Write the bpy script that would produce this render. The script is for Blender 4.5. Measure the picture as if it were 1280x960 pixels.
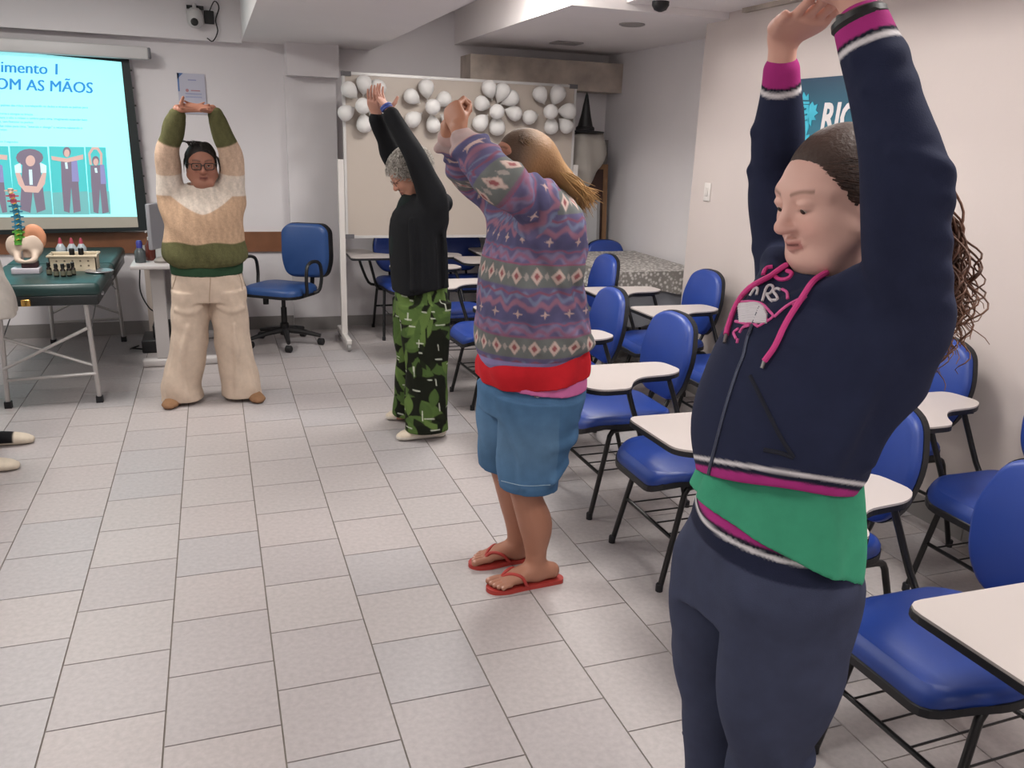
import bpy, bmesh, math, random
import numpy as np
from mathutils import Matrix, Vector
from mathutils.bvhtree import BVHTree

random.seed(7); rng = np.random.default_rng(7)
for o in list(bpy.data.objects): bpy.data.objects.remove(o)
scene = bpy.context.scene
COL = scene.collection
PI = math.pi

# ------------------------------------------------------------------ camera
FPX = 1038.0; CH = 1.65
YAW, PITCH, ROLL = (math.radians(v) for v in (19.8, 16.5, 2.0))
def cam_rows():
    cy, sy, cp, sp, cr, sr = math.cos(YAW), math.sin(YAW), math.cos(PITCH), math.sin(PITCH), math.cos(ROLL), math.sin(ROLL)
    f = Vector((sy*cp, cy*cp, -sp)); r = Vector((cy, -sy, 0)); u = r.cross(f)
    return r*cr + u*sr, u*cr - r*sr, f
CR, CU, CF = cam_rows()
cam = bpy.data.cameras.new('camera'); camo = bpy.data.objects.new('camera', cam); COL.objects.link(camo)
cam.sensor_fit = 'HORIZONTAL'; cam.sensor_width = 36.0; cam.lens = 36.0*FPX/1280; cam.clip_start = 0.02
M = Matrix((( CR.x, CU.x, -CF.x, 0), (CR.y, CU.y, -CF.y, 0), (CR.z, CU.z, -CF.z, CH), (0, 0, 0, 1)))
camo.matrix_world = M
scene.camera = camo
CAMP = Vector((0, 0, CH))
def ray(px, py): return CF + CR*((px-640)/FPX) - CU*((py-480)/FPX)
def at_y(px, py, Y): d = ray(px, py); return CAMP + d*(Y/d.y)
def at_x(px, py, X): d = ray(px, py); return CAMP + d*(X/d.x)
def at_z(px, py, Z): d = ray(px, py); return CAMP + d*((Z-CH)/d.z)

# ------------------------------------------------------------------ world, exposure
w = bpy.data.worlds.new('world'); scene.world = w; w.use_nodes = True
w.node_tree.nodes['Background'].inputs[0].default_value = (0.9, 0.93, 1, 1)
w.node_tree.nodes['Background'].inputs[1].default_value = 0.25
vs = scene.view_settings
vs.view_transform = 'Standard'; vs.look = 'None'; vs.gamma = 1.0; vs.use_curve_mapping = False
vs.exposure = 0.08
PANEL_W = 24.0     # watts of each ceiling panel

# ------------------------------------------------------------------ helpers
def lin(c):
    if isinstance(c, str):
        c = c.lstrip('#'); c = tuple(int(c[i:i+2], 16)/255 for i in (0, 2, 4))
    return tuple(v/12.92 if v <= .04045 else ((v+.055)/1.055)**2.4 for v in c)
MATS = {}
def mat(name, col='#808080', rough=.5, metal=0, bump=0, bscale=200, var=0, vscale=8, emit=0, spec=.5, sheen=0, attr=False, detail=3):
    if name in MATS: return MATS[name]
    m = bpy.data.materials.new(name); m.use_nodes = True; MATS[name] = m
    nt = m.node_tree; b = nt.nodes['Principled BSDF']
    c = lin(col)
    b.inputs['Base Color'].default_value = (*c, 1); b.inputs['Roughness'].default_value = rough
    b.inputs['Metallic'].default_value = metal; b.inputs['Specular IOR Level'].default_value = spec
    if sheen: b.inputs['Sheen Weight'].default_value = sheen
    tc = nt.nodes.new('ShaderNodeTexCoord')
    src = None
    if attr:
        a = nt.nodes.new('ShaderNodeAttribute'); a.attribute_name = 'col'; src = a.outputs['Color']
        nt.links.new(src, b.inputs['Base Color'])
    if var:
        n = nt.nodes.new('ShaderNodeTexNoise'); n.inputs['Scale'].default_value = vscale; n.inputs['Detail'].default_value = 5
        nt.links.new(tc.outputs['Object'], n.inputs['Vector'])
        mr = nt.nodes.new('ShaderNodeMapRange'); mr.inputs['From Min'].default_value = .3; mr.inputs['From Max'].default_value = .7
        mr.inputs['To Min'].default_value = 1-var; mr.inputs['To Max'].default_value = 1+var
        nt.links.new(n.outputs['Fac'], mr.inputs['Value'])
        mx = nt.nodes.new('ShaderNodeVectorMath'); mx.operation = 'MULTIPLY'
        if src is None: mx.inputs[0].default_value = c
        else: nt.links.new(src, mx.inputs[0])
        nt.links.new(mr.outputs[0], mx.inputs[1]); nt.links.new(mx.outputs[0], b.inputs['Base Color'])
    if bump:
        n2 = nt.nodes.new('ShaderNodeTexNoise'); n2.inputs['Scale'].default_value = bscale; n2.inputs['Detail'].default_value = detail
        nt.links.new(tc.outputs['Object'], n2.inputs['Vector'])
        bp = nt.nodes.new('ShaderNodeBump'); bp.inputs['Strength'].default_value = bump; bp.inputs['Distance'].default_value = .01
        nt.links.new(n2.outputs['Fac'], bp.inputs['Height']); nt.links.new(bp.outputs[0], b.inputs['Normal'])
    if emit:
        b.inputs['Emission Color'].default_value = (*c, 1); b.inputs['Emission Strength'].default_value = emit
    return m

def link(name, me, m=None, parent=None, loc=None, smooth=False):
    o = bpy.data.objects.new(name, me); COL.objects.link(o)
    if m is not None:
        if len(me.materials) == 0: me.materials.append(m)
    if parent is not None: o.parent = parent
    if loc is not None: o.location = loc
    if smooth and len(me.polygons): me.polygons.foreach_set('use_smooth', [True]*len(me.polygons))
    return o
def tag(o, label, cat, group=None):
    o['label'] = label; o['category'] = cat
    if group: o['group'] = group
    return o
def struct(o): o['kind'] = 'structure'; return o
def empty(name, loc, rz=0):
    o = bpy.data.objects.new(name, None); COL.objects.link(o); o.location = loc; o.rotation_euler = (0, 0, rz); o.empty_display_size = .1
    return o
def copy_tree(o, parent=None):
    c = o.copy(); COL.objects.link(c); c.parent = parent
    for ch in list(o.children): copy_tree(ch, c)
    return c

class MB:
    """collects simple shapes for ONE mesh"""
    def __init__(s): s.v = []; s.f = []; s.sm = []
    def add(s, vs, fs, smooth=False):
        n = len(s.v); s.v += [tuple(p) for p in vs]; s.f += [tuple(i+n for i in f) for f in fs]; s.sm += [smooth]*len(fs)
    def box(s, lo, hi, bev=0):
        (x0, y0, z0), (x1, y1, z1) = lo, hi
        if not bev:
            s.add([(x0,y0,z0),(x1,y0,z0),(x1,y1,z0),(x0,y1,z0),(x0,y0,z1),(x1,y0,z1),(x1,y1,z1),(x0,y1,z1)],
                  [(0,3,2,1),(4,5,6,7),(0,1,5,4),(1,2,6,5),(2,3,7,6),(3,0,4,7)])
        else:
            bm = bmesh.new(); bmesh.ops.create_cube(bm, size=1)
            for v in bm.verts: v.co = ((x0+x1)/2+v.co.x*(x1-x0), (y0+y1)/2+v.co.y*(y1-y0), (z0+z1)/2+v.co.z*(z1-z0))
            bmesh.ops.bevel(bm, geom=bm.edges[:], offset=bev, segments=3, profile=.5, affect='EDGES')
            bm.verts.index_update(); s.add([v.co[:] for v in bm.verts], [[v.index for v in f.verts] for f in bm.faces], True); bm.free()
        return s
    def tube(s, pts, r, n=10, closed=False, flat=None):
        pts = [Vector(p) for p in pts]; N = len(pts)
        rs = r if isinstance(r, (list, tuple)) else [r]*N
        up = None; base = len(s.v); vs = []; fs = []
        for i, p in enumerate(pts):
            if closed: t = pts[(i+1) % N]-pts[i-1]
            else: t = pts[min(i+1, N-1)]-pts[max(i-1, 0)]
            t.normalize()
            if up is None: up = t.orthogonal().normalized() if flat is None else Vector(flat)
            up = (up - t*up.dot(t)).normalized(); sd = t.cross(up)
            k = 1 if flat is None else .35
            for j in range(n):
                a = 2*PI*j/n; vs.append(p + (up*math.cos(a)*k + sd*math.sin(a))*rs[i])
        rings = N if closed else N-1
        for i in range(rings):
            for j in range(n):
                a, b = i*n+j, i*n+(j+1) % n; c, d = ((i+1) % N)*n+(j+1) % n, ((i+1) % N)*n+j
                fs.append((a, b, c, d))
        if not closed:
            fs.append(tuple(range(n-1, -1, -1))); fs.append(tuple((N-1)*n+j for j in range(n)))
        s.add(vs, fs, True); return s
    def lathe(s, prof, c=(0,0,0), n=20, axis='z'):
        vs = []; fs = []
        for (r, z) in prof:
            for j in range(n):
                a = 2*PI*j/n
                if axis == 'z': vs.append((c[0]+r*math.cos(a), c[1]+r*math.sin(a), c[2]+z))
                elif axis == 'y': vs.append((c[0]+r*math.cos(a), c[1]+z, c[2]-r*math.sin(a)))
                else: vs.append((c[0]+z, c[1]+r*math.cos(a), c[2]+r*math.sin(a)))
        for i in range(len(prof)-1):
            for j in range(n): fs.append((i*n+j, i*n+(j+1) % n, (i+1)*n+(j+1) % n, (i+1)*n+j))
        fs.append(tuple(range(n-1, -1, -1))); fs.append(tuple((len(prof)-1)*n+j for j in range(n)))
        s.add(vs, fs, True); return s
    def plate(s, poly, z0, z1, T=None, bev=0):
        """poly: list of (x,y); extruded along z, T maps local point to final; bev shrinks the top rim"""
        n = len(poly); cx = sum(p[0] for p in poly)/n; cy = sum(p[1] for p in poly)/n
        def ring(z, sh): return [(p[0]+(cx-p[0])*sh, p[1]+(cy-p[1])*sh, z) for p in poly]
        rings = [ring(z0, 0), ring(z1-bev, 0)] if bev else [ring(z0, 0), ring(z1, 0)]
        if bev: rings += [ring(z1-bev*.35, bev*1.0/.22*.35), ring(z1, bev*1.0/.22)]
        vs = [p for r in rings for p in r]
        if T: vs = [T(*p) for p in vs]
        fs = []
        for i in range(len(rings)-1):
            for j in range(n): fs.append((i*n+j, i*n+(j+1) % n, (i+1)*n+(j+1) % n, (i+1)*n+j))
        fs.append(tuple(range(n-1, -1, -1))); fs.append(tuple((len(rings)-1)*n+j for j in range(n)))
        s.add(vs, fs, bool(bev)); return s
    def build(s, name, m=None, parent=None, loc=None, auto=True):
        me = bpy.data.meshes.new(name); me.from_pydata(s.v, [], s.f)
        me.polygons.foreach_set('use_smooth', s.sm); me.update()
        bm = bmesh.new(); bm.from_mesh(me); bmesh.ops.recalc_face_normals(bm, faces=bm.faces)
        for e in bm.edges:
            if len(e.link_faces) == 2 and e.calc_face_angle(0) > .7: e.smooth = False
        bm.to_mesh(me); bm.free()
        return link(name, me, m, parent, loc)
def box(name, lo, hi, m, parent=None, bev=0): return MB().box(lo, hi, bev).build(name, m, parent)
def rounded(poly, r, n=4):
    """round the corners of a polygon"""
    out = []; N = len(poly)
    for i in range(N):
        p = Vector(poly[i]); a = Vector(poly[i-1])-p; b = Vector(poly[(i+1) % N])-p
        rr = min(r, a.length*.45, b.length*.45); a = p+a.normalized()*rr; b = p+b.normalized()*rr
        for k in range(n+1):
            t = k/n; q = a*(1-t)**2 + p*2*t*(1-t) + b*t*t; out.append((q.x, q.y))
    return out
def text_mesh(txt, size, align='LEFT', bold=0, ext=.0005):
    cu = bpy.data.curves.new('txt', 'FONT'); cu.body = txt; cu.size = size; cu.align_x = align; cu.offset = bold; cu.extrude = ext; cu.resolution_u = 3
    o = bpy.data.objects.new('txt', cu); COL.objects.link(o)
    dg = bpy.context.evaluated_depsgraph_get(); me = bpy.data.meshes.new_from_object(o.evaluated_get(dg))
    bpy.data.objects.remove(o); return me

# ------------------------------------------------------------------ implicit surfaces (bodies, clothes, hair)
def catmull(P, n):
    P = np.asarray(P, float); m = len(P)
    if m == 2:
        t = np.linspace(0, 1, n)[:, None]; return P[0]*(1-t)+P[1]*t
    E = np.vstack([2*P[0]-P[1], P, 2*P[-1]-P[-2]]); out = []
    for x in np.linspace(0, m-1, n):
        i = min(int(x), m-2); t = x-i; a, b, c, d = E[i:i+4]
        out.append(.5*((2*b)+(c-a)*t+(2*a-5*b+4*c-d)*t*t+(3*b-a-3*c+d)*t**3))
    return np.array(out)
def smin(a, b, k):
    if k <= 0: return np.minimum(a, b)
    h = np.maximum(k-np.abs(a-b), 0)/k
    return np.minimum(a, b)-h*h*k*.25
class Field:
    def __init__(s, lo, hi, h):
        s.h = h; s.lo = np.array(lo, float); s.n = np.ceil((np.array(hi)-s.lo)/h).astype(int)+1
        s.D = np.full(s.n, .5, np.float32)
        s.ax = [(s.lo[i]+h*np.arange(s.n[i])).astype(np.float32) for i in range(3)]
    def _do(s, lo, hi, fn, k, op):
        sl = []
        for i in range(3):
            a = max(int((lo[i]-s.lo[i])/s.h)-1, 0); b = min(int((hi[i]-s.lo[i])/s.h)+2, s.n[i])
            if b <= a: return s
            sl.append(slice(a, b))
        X = s.ax[0][sl[0]][:, None, None]; Y = s.ax[1][sl[1]][None, :, None]; Z = s.ax[2][sl[2]][None, None, :]
        d = fn(X, Y, Z); sl = tuple(sl); D = s.D[sl]
        if op == '+': s.D[sl] = smin(D, d, k)
        elif op == '-': s.D[sl] = -smin(-D, d, k)
        elif op == '&': s.D[sl] = -smin(-D, -d, k)
        return s
    def tube(s, st, side=(0,1,0), k=.02, op='+', flat=False, n=None, e=2.0):
        """st: list of (x,y,z,rside[,rother]); side: direction of the first radius"""
        st = [tuple(q) if len(q) == 5 else tuple(q)+(q[3],) for q in st]
        n = n or max(2, (len(st)-1)*4+1 if len(st) > 2 else 2)
        A = catmull(st, n).astype(np.float32); P = A[:, :3]; R = np.maximum(A[:, 3:], .001)
        T = np.gradient(P, axis=0); T /= np.linalg.norm(T, axis=1)[:, None]
        if all(q[3] == q[4] for q in st): side = np.eye(3)[int(np.argmin(np.abs(T).max(0)))]
        S = np.array(side, np.float32)[None]-T*(T@np.array(side, np.float32))[:, None]; S /= np.linalg.norm(S, axis=1)[:, None]
        V = np.cross(T, S)
        pad = R.max()+max(k, .01)+s.h*2
        def fn(X, Y, Z):
            best = None
            for i in range(n-1):
                a = P[i]; ab = P[i+1]-a; L = float(ab@ab)
                t = np.clip(((X-a[0])*ab[0]+(Y-a[1])*ab[1]+(Z-a[2])*ab[2])/L, 0, 1)
                d2 = (X-a[0]-ab[0]*t)**2+(Y-a[1]-ab[1]*t)**2+(Z-a[2]-ab[2]*t)**2
                if best is None: best = d2; tt = t.copy()
                else:
                    mk = d2 < best; best = np.where(mk, d2, best); tt = np.where(mk, t+i, tt)
            i0 = np.minimum(tt.astype(np.int32), n-2); f = (tt-i0).astype(np.float32)
            def ip(arr): return arr[i0]*(1-f)+arr[i0+1]*f
            ox, oy, oz = X-ip(P[:, 0]), Y-ip(P[:, 1]), Z-ip(P[:, 2])
            def dt(B): return ox*ip(B[:, 0])+oy*ip(B[:, 1])+oz*ip(B[:, 2])
            u, v, w_ = dt(S), dt(V), dt(T); r0, r1 = ip(R[:, 0]), ip(R[:, 1]); rm = np.minimum(r0, r1)
            if flat:
                q = (np.abs(u/r0)**e+np.abs(v/r1)**e)**(1/e)
                end = np.where(tt <= 1e-6, -w_, np.where(tt >= n-1-1e-6, w_, -1.0))
                return np.maximum((q-1)*rm, end-.002)
            q = (np.abs(u/r0)**e+np.abs(v/r1)**e+np.abs(w_/rm)**e)**(1/e)
            return (q-1)*rm
        return s._do(P.min(0)-pad, P.max(0)+pad, fn, k, op)
    def ell(s, c, r, R=None, k=.01, op='+'):
        R = np.eye(3) if R is None else np.asarray(R); c = np.asarray(c, float); pad = max(r)+max(k, .005)+s.h*2
        def fn(X, Y, Z):
            x, y, z = X-c[0], Y-c[1], Z-c[2]
            q = sum(((x*R[0][i]+y*R[1][i]+z*R[2][i])/r[i])**2 for i in range(3))
            return (np.sqrt(q)-1)*min(r)
        return s._do(c-pad, c+pad, fn, k, op)
    def plane(s, p, nrm, k=.0):
        """keep the side the normal points away from"""
        nrm = np.asarray(nrm, float)/np.linalg.norm(nrm)
        return s._do(s.lo, s.lo+s.n*s.h, lambda X, Y, Z: (X-p[0])*nrm[0]+(Y-p[1])*nrm[1]+(Z-p[2])*nrm[2], k, '&')
    def disp(s, fn):
        X = s.ax[0][:, None, None]; Y = s.ax[1][None, :, None]; Z = s.ax[2][None, None, :]
        near = np.abs(s.D) < .05
        s.D = np.where(near, s.D+fn(X, Y, Z).astype(np.float32), s.D); return s
    def mesh(s, smooth=1):
        D = s.D.copy()
        for ax in range(3):
            for e in (0, -1):
                ix = [slice(None)]*3; ix[ax] = e; D[tuple(ix)] = np.maximum(D[tuple(ix)], .001)
        ins = D < 0; n = np.array(D.shape)
        c = np.zeros(n-1, np.int8)
        for dx in (0, 1):
            for dy in (0, 1):
                for dz in (0, 1): c += ins[dx:n[0]-1+dx, dy:n[1]-1+dy, dz:n[2]-1+dz]
        I = np.argwhere((c > 0) & (c < 8)); vid = np.full(n-1, -1, np.int32); vid[I[:, 0], I[:, 1], I[:, 2]] = np.arange(len(I))
        cs = [(x, y, z) for x in (0, 1) for y in (0, 1) for z in (0, 1)]
        val = np.stack([D[I[:, 0]+a, I[:, 1]+b, I[:, 2]+g] for a, b, g in cs], 1)
        acc = np.zeros((len(I), 3)); cnt = np.zeros(len(I)); C = np.array(cs, float)
        for i in range(8):
            for j in range(i+1, 8):
                if np.abs(C[i]-C[j]).sum() != 1: continue
                m = (val[:, i] < 0) != (val[:, j] < 0); a, b = val[m, i], val[m, j]; t = a/(a-b)
                acc[m] += C[i]+(C[j]-C[i])*t[:, None]; cnt[m] += 1
        V = s.lo+(I+acc/cnt[:, None])*s.h
        Q = []
        for ax in range(3):
            a = [slice(None)]*3; b = [slice(None)]*3; a[ax] = slice(0, -1); b[ax] = slice(1, None)
            A, B = ins[tuple(a)], ins[tuple(b)]; E = np.argwhere(A != B); flip = A[E[:, 0], E[:, 1], E[:, 2]]
            o1, o2 = [(1, 2), (2, 0), (0, 1)][ax]
            ok = (E[:, o1] > 0) & (E[:, o2] > 0) & (E[:, o1] < n[o1]-1) & (E[:, o2] < n[o2]-1); E = E[ok]; flip = flip[ok]
            def g(d1, d2):
                F = E.copy(); F[:, o1] -= d1; F[:, o2] -= d2; return vid[F[:, 0], F[:, 1], F[:, 2]]
            q = np.stack([g(1, 1), g(0, 1), g(0, 0), g(1, 0)], 1); q[~flip] = q[~flip][:, ::-1]; Q.append(q)
        Q = np.vstack(Q); Q = Q[(Q >= 0).all(1)]
        for _ in range(smooth):
            acc = np.zeros_like(V); cnt = np.zeros(len(V))
            for i in range(4):
                a, b = Q[:, i], Q[:, (i+1) % 4]
                for k in range(3): acc[:, k] += np.bincount(a, V[b, k], len(V))
                cnt += np.bincount(a, minlength=len(V))
            V = V*.4+(acc/np.maximum(cnt, 1)[:, None])*.6
        return V, Q
def np_mesh(name, V, Q, cols=None):
    me = bpy.data.meshes.new(name); nq = len(Q)
    me.vertices.add(len(V)); me.vertices.foreach_set('co', np.ascontiguousarray(V, np.float32).ravel())
    me.loops.add(nq*4); me.loops.foreach_set('vertex_index', np.ascontiguousarray(Q, np.int32).ravel())
    me.polygons.add(nq); me.polygons.foreach_set('loop_start', np.arange(nq, dtype=np.int32)*4)
    me.polygons.foreach_set('use_smooth', np.ones(nq, bool)); me.update(calc_edges=True); me.validate()
    if cols is not None:
        a = me.color_attributes.new('col', 'FLOAT_COLOR', 'POINT')
        a.data.foreach_set('color', np.hstack([cols, np.ones((len(cols), 1))]).astype(np.float32).ravel())
    return me
def join(parts):
    Vs, Qs, Cs, k = [], [], [], 0
    for V, Q, C in parts: Vs.append(V); Qs.append(Q+k); Cs.append(C); k += len(V)
    return np.vstack(Vs), np.vstack(Qs), np.vstack(Cs)
def flatcol(V, c): return np.tile(np.array(lin(c)), (len(V), 1))
def along(V, P, n=24):
    """arc position in metres and distance for every vertex along a polyline"""
    A = catmull(P, n); best = np.full(len(V), 9.); s = np.zeros(len(V)); L0 = 0
    for i in range(n-1):
        ab = A[i+1]-A[i]; L = np.linalg.norm(ab); t = np.clip(((V-A[i])@ab)/L**2, 0, 1)
        d = np.linalg.norm(V-A[i]-ab*t[:, None], axis=1); m = d < best; best[m] = d[m]; s[m] = L0+t[m]*L; L0 += L
    return s, best, L0
def vnoise(V, f, seed=0):
    r = np.random.default_rng(seed); o = np.zeros(len(V))
    for _ in range(6):
        d = r.normal(size=3); d /= np.linalg.norm(d); o += np.sin(V@d*f*r.uniform(.6, 1.6)+r.uniform(0, 6.3))
    return o/6
def mixc(C, m, c):
    m = np.clip(np.asarray(m, float), 0, 1)[:, None]; return C*(1-m)+np.array(lin(c))[None]*m

# ================================================================== ROOM
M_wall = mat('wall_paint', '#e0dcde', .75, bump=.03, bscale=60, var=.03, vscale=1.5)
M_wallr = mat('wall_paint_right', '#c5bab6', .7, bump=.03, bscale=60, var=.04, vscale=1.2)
M_ceil = mat('ceiling_paint', '#e8e3e2', .8, var=.02, vscale=2)
M_base = mat('baseboard_tile', '#8b8785', .45, var=.06, vscale=9)
M_grout = mat('grout', '#7d766f', .9, var=.15, vscale=14)
M_tile = mat('floor_tile', '#aba4a3', .42, bump=.05, bscale=500, var=.07, vscale=60)
M_wood = mat('rail_wood', '#7d5238', .45, var=.18, vscale=6)
M_white = mat('white_paint', '#cfcac6', .5)
M_black = mat('black_plastic', '#141416', .45)
M_steel = mat('steel', '#b5b5b8', .3, .9)
M_conc = mat('stained_plaster', '#b3a79c', .85, bump=.1, bscale=30, var=.28, vscale=5)

XL, YB, YF, ZC = -3.2, -2.6, 7.3, 2.65      # left wall, wall behind the camera, back wall, ceiling
XR, XR2 = 3.05, 3.45                        # near right wall, recess right wall
# ---- floor: grout bed with single tiles
floor = struct(box('floor', (XL, YB, -.06), (XR2+.1, YF+.1, -.004), M_grout))
TP, TD, G = .3172, .3205, .005
tile_me = MB().box((0, 0, -.012), (TP-G, TD-G, 0)).build('floor_tile', M_tile).data
bpy.data.objects.remove(bpy.data.objects['floor_tile'])
tms = []
for k in range(5):
    mm = tile_me.copy(); c = ['#aca5a4', '#a9a2a2', '#aea7a6', '#a8a3a4', '#ada5a4'][k]
    mm.materials.clear(); mm.materials.append(mat('floor_tile_%s' % 'abcde'[k], c, .42, bump=.05, bscale=500, var=.08, vscale=55)); tms.append(mm)
def project(p):
    d = Vector(p)-CAMP; z = d.dot(CF)
    return (640+FPX*d.dot(CR)/z, 480-FPX*d.dot(CU)/z, z)
tiles = []
for i in range(-9, 13):
    x = -.5425+TP*i; y0 = 2.275-.1602*i
    for j in range(-30, 30):
        y = y0+TD*j
        if y > YF or y+TD < YB or x+TP < XL or x > XR2: continue
        px, py, z = project((x+TP/2, y+TD/2, 0))
        vis = z > .3 and -60 < px < 1340 and 380 < py < 1010
        tiles.append((not vis, y*y+(x-.5)**2, x, y))
tiles.sort()
rest = MB()
for q, (nv, d, x, y) in enumerate(tiles):
    x1, y1 = min(x+TP-G, XR2+.05), min(y+TD-G, YF+.05)
    if q < 300 and not nv:
        o = link('floor_tile', tms[(q*7+int(q/5)) % 5], None, floor, (x, y, 0))
        if y+TD > YF+.1: o.scale.y = max(.05, (YF+.1-y)/TD)
    else: rest.box((x, y, -.012), (x1, y1, 0))
r_ = rest.build('floor_tile', M_tile, floor); r_['kind'] = 'stuff'

# ---- walls
struct(box('wall_back', (XL, YF, 0), (XR2+.15, YF+.15, ZC), M_wall))
struct(box('wall_left', (XL-.15, YB, 0), (XL, YF+.15, ZC), M_wall))
struct(box('wall_front', (XL-.15, YB-.15, 0), (XR+.6, YB, ZC), M_wall))
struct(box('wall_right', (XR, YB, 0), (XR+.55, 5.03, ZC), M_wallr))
struct(box('wall_recess', (XR2, 5.03, 0), (XR2+.15, YF, ZC), M_wall))
# pillar standing out of the back wall, thicker at the top
pl = MB().box((.59, 7.2, 0), (.99, YF+.01, 2.06)).box((.60, 7.06, 2.06), (1.0, YF+.01, 2.33)).build('trim_1', M_wall); struct(pl)
# ceiling: slab, lengthwise beam, cross beam over the screen, lowered soffits on the right
struct(box('ceiling', (XL-.1, YB-.1, ZC), (XR2+.3, YF+.2, ZC+.12), M_ceil))
struct(box('trim_2', (.28, YB, 2.30), (1.29, YF, ZC), M_ceil))
struct(box('trim_3', (XL, 7.18, 2.28), (.28, YF, ZC), M_wall))
struct(box('trim_4', (2.0, 4.78, 2.39), (XR2, YF, ZC), M_ceil))
struct(box('trim_5', (2.35, YB, 2.43), (XR, 4.78, ZC), M_ceil))
struct(box('trim_6', (2.06, 7.0, 2.06), (XR2, YF, 2.30), M_conc))          # stained beam
struct(box('trim_7', (XR-.03, 1.0, 2.405), (XR, 4.6, 2.43), M_conc))
# baseboards
struct(box('baseboard_back', (XL, YF-.012, 0), (.59, YF, .11), M_base))
struct(box('baseboard_pillar', (.585, 7.188, 0), (.995, 7.2, .11), M_base))
struct(box('baseboard_recess', (.995, YF-.012, 0), (XR2, YF, .09), M_base))
bb = struct(box('baseboard_right', (XR-.008, YB, 0), (XR, 5.03, .105), M_grout))
for k in range(9):
    y = .6+k*.47; box('baseboard_tile', (XR-.016, y, 0), (XR-.007, y+.463, .11), M_base, bb)
struct(box('trim_8', (XL, YF-.022, .665), (.59, YF, .83), M_wood))          # wooden chair rail

# ---- ceiling lamps (LED panels let into the ceilings)
M_lampf = mat('lamp_frame', '#d8d8d8', .4)
M_diff = mat('lamp_diffuser', '#ffffff', .5, emit=6)
def led_panel(x, y, z, sx, sy, label, W):
    e = empty('ceiling_light', (x, y, z-.03)); tag(e, label, 'ceiling light', 'ceiling led panels')
    f = MB()
    for a in ((-sx, -sy, sx, -sy+.03), (-sx, sy-.03, sx, sy), (-sx, -sy, -sx+.03, sy), (sx-.03, -sy, sx, sy)): f.box((a[0], a[1], 0), (a[2], a[3], .03))
    f.build('frame', M_lampf, e)
    box('diffuser', (-sx+.03, -sy+.03, .012), (sx-.03, sy-.03, .02), M_diff, e)
    L = bpy.data.lights.new('panel_light', 'AREA'); L.shape = 'RECTANGLE'; L.size = 2*sx-.08; L.size_y = 2*sy-.08; L.energy = W; L.color = (1, .955, .90)
    lo = bpy.data.objects.new('panel_light', L); COL.objects.link(lo); lo.parent = e; lo.location = (0, 0, .005)
for (x, y) in ((-1.1, -1.2), (-1.1, 1.3), (-1.1, 3.5), (-1.1, 5.4)):
    led_panel(x, y, ZC, .31, .31, 'unseen square white led panel in the high ceiling', PANEL_W*(1.4 if y > 4 else 1.0 if y > 2 else .78))
for (x, y) in ((1.68, -1.0), (1.68, 1.1), (1.68, 3.0), (1.66, 4.9)):  # rearmost panel is added out of view to brighten the whiteboard and recess
    led_panel(x, y, ZC, .31, .31, 'unseen square white led panel in the high ceiling', PANEL_W*(1.4 if y > 4 else 1.0 if y > 2 else .78))
# unlit round downlight and small vent in the recess soffit
p = at_z(790, 30, 2.39); o = MB().lathe([(.085, 0), (.085, -.006), (.07, -.012), (.06, -.006), (0.001, -.006)], (p.x, p.y, 2.39), 28).build('downlight', mat('downlight', '#8d8886', .5)); tag(o, 'round unlit downlight in the lowered soffit', 'downlight')
p = at_z(708, 53, 2.39); o = MB().box((p.x-.11, p.y-.09, 2.378), (p.x+.11, p.y+.09, 2.389)).build('ceiling_vent', mat('vent', '#8a8483', .5)); tag(o, 'small flat vent plate in the lowered soffit', 'vent')
p = at_z(826, 2, 2.43); o = MB().lathe([(.05, 0), (.05, -.02), (.035, -.045), (.01, -.055)], (p.x, p.y, 2.43), 20).build('ceiling_sensor', M_black); tag(o, 'black dome sensor under the right hand soffit', 'sensor')

# ================================================================== PROJECTION SCREEN
YS = 7.20
def sp(px, py, off=0): q = at_y(px, py, YS-off); return (q.x, q.y, q.z)
scr = empty('projection_screen', (-1.3, YS, .85)); tag(scr, 'pull down projection screen showing a bright cyan exercise slide', 'projector screen')
def s_loc(px, py, off=0): q = sp(px, py, off); return (q[0]+1.3, q[1]-YS, q[2]-.85)
M_scrw = mat('screen_cloth', '#b9b3a6', .8)
M_scrb = mat('screen_border', '#0d1a1c', .6)
M_slide = mat('slide_light', '#9feaee', .7, emit=.72)
def quad_plate(name, pts, m, off, th=.002, parent=scr):
    fr = [s_loc(x, y, off) for x, y in pts]; bk = [(a, b+th, c) for a, b, c in fr]
    n = len(fr); mb = MB(); mb.add(fr+bk, [tuple(range(n)), tuple(range(2*n-1, n-1, -1))]+[(i, i+n, (i+1) % n+n, (i+1) % n) for i in range(n)])
    return mb.build(name, m, parent)
XM = -240
quad_plate('screen_cloth', [(XM, 40), (161, 73), (187, 288), (XM, 300)], M_scrb, .0, .004)
quad_plate('lower_margin', [(XM, 262), (171.5, 271), (173, 284), (XM, 292)], M_scrw, .003)
quad_plate('slide', [(XM, 40), (151.5, 77.5), (171.5, 271), (XM, 272)], M_slide, .005)
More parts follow.
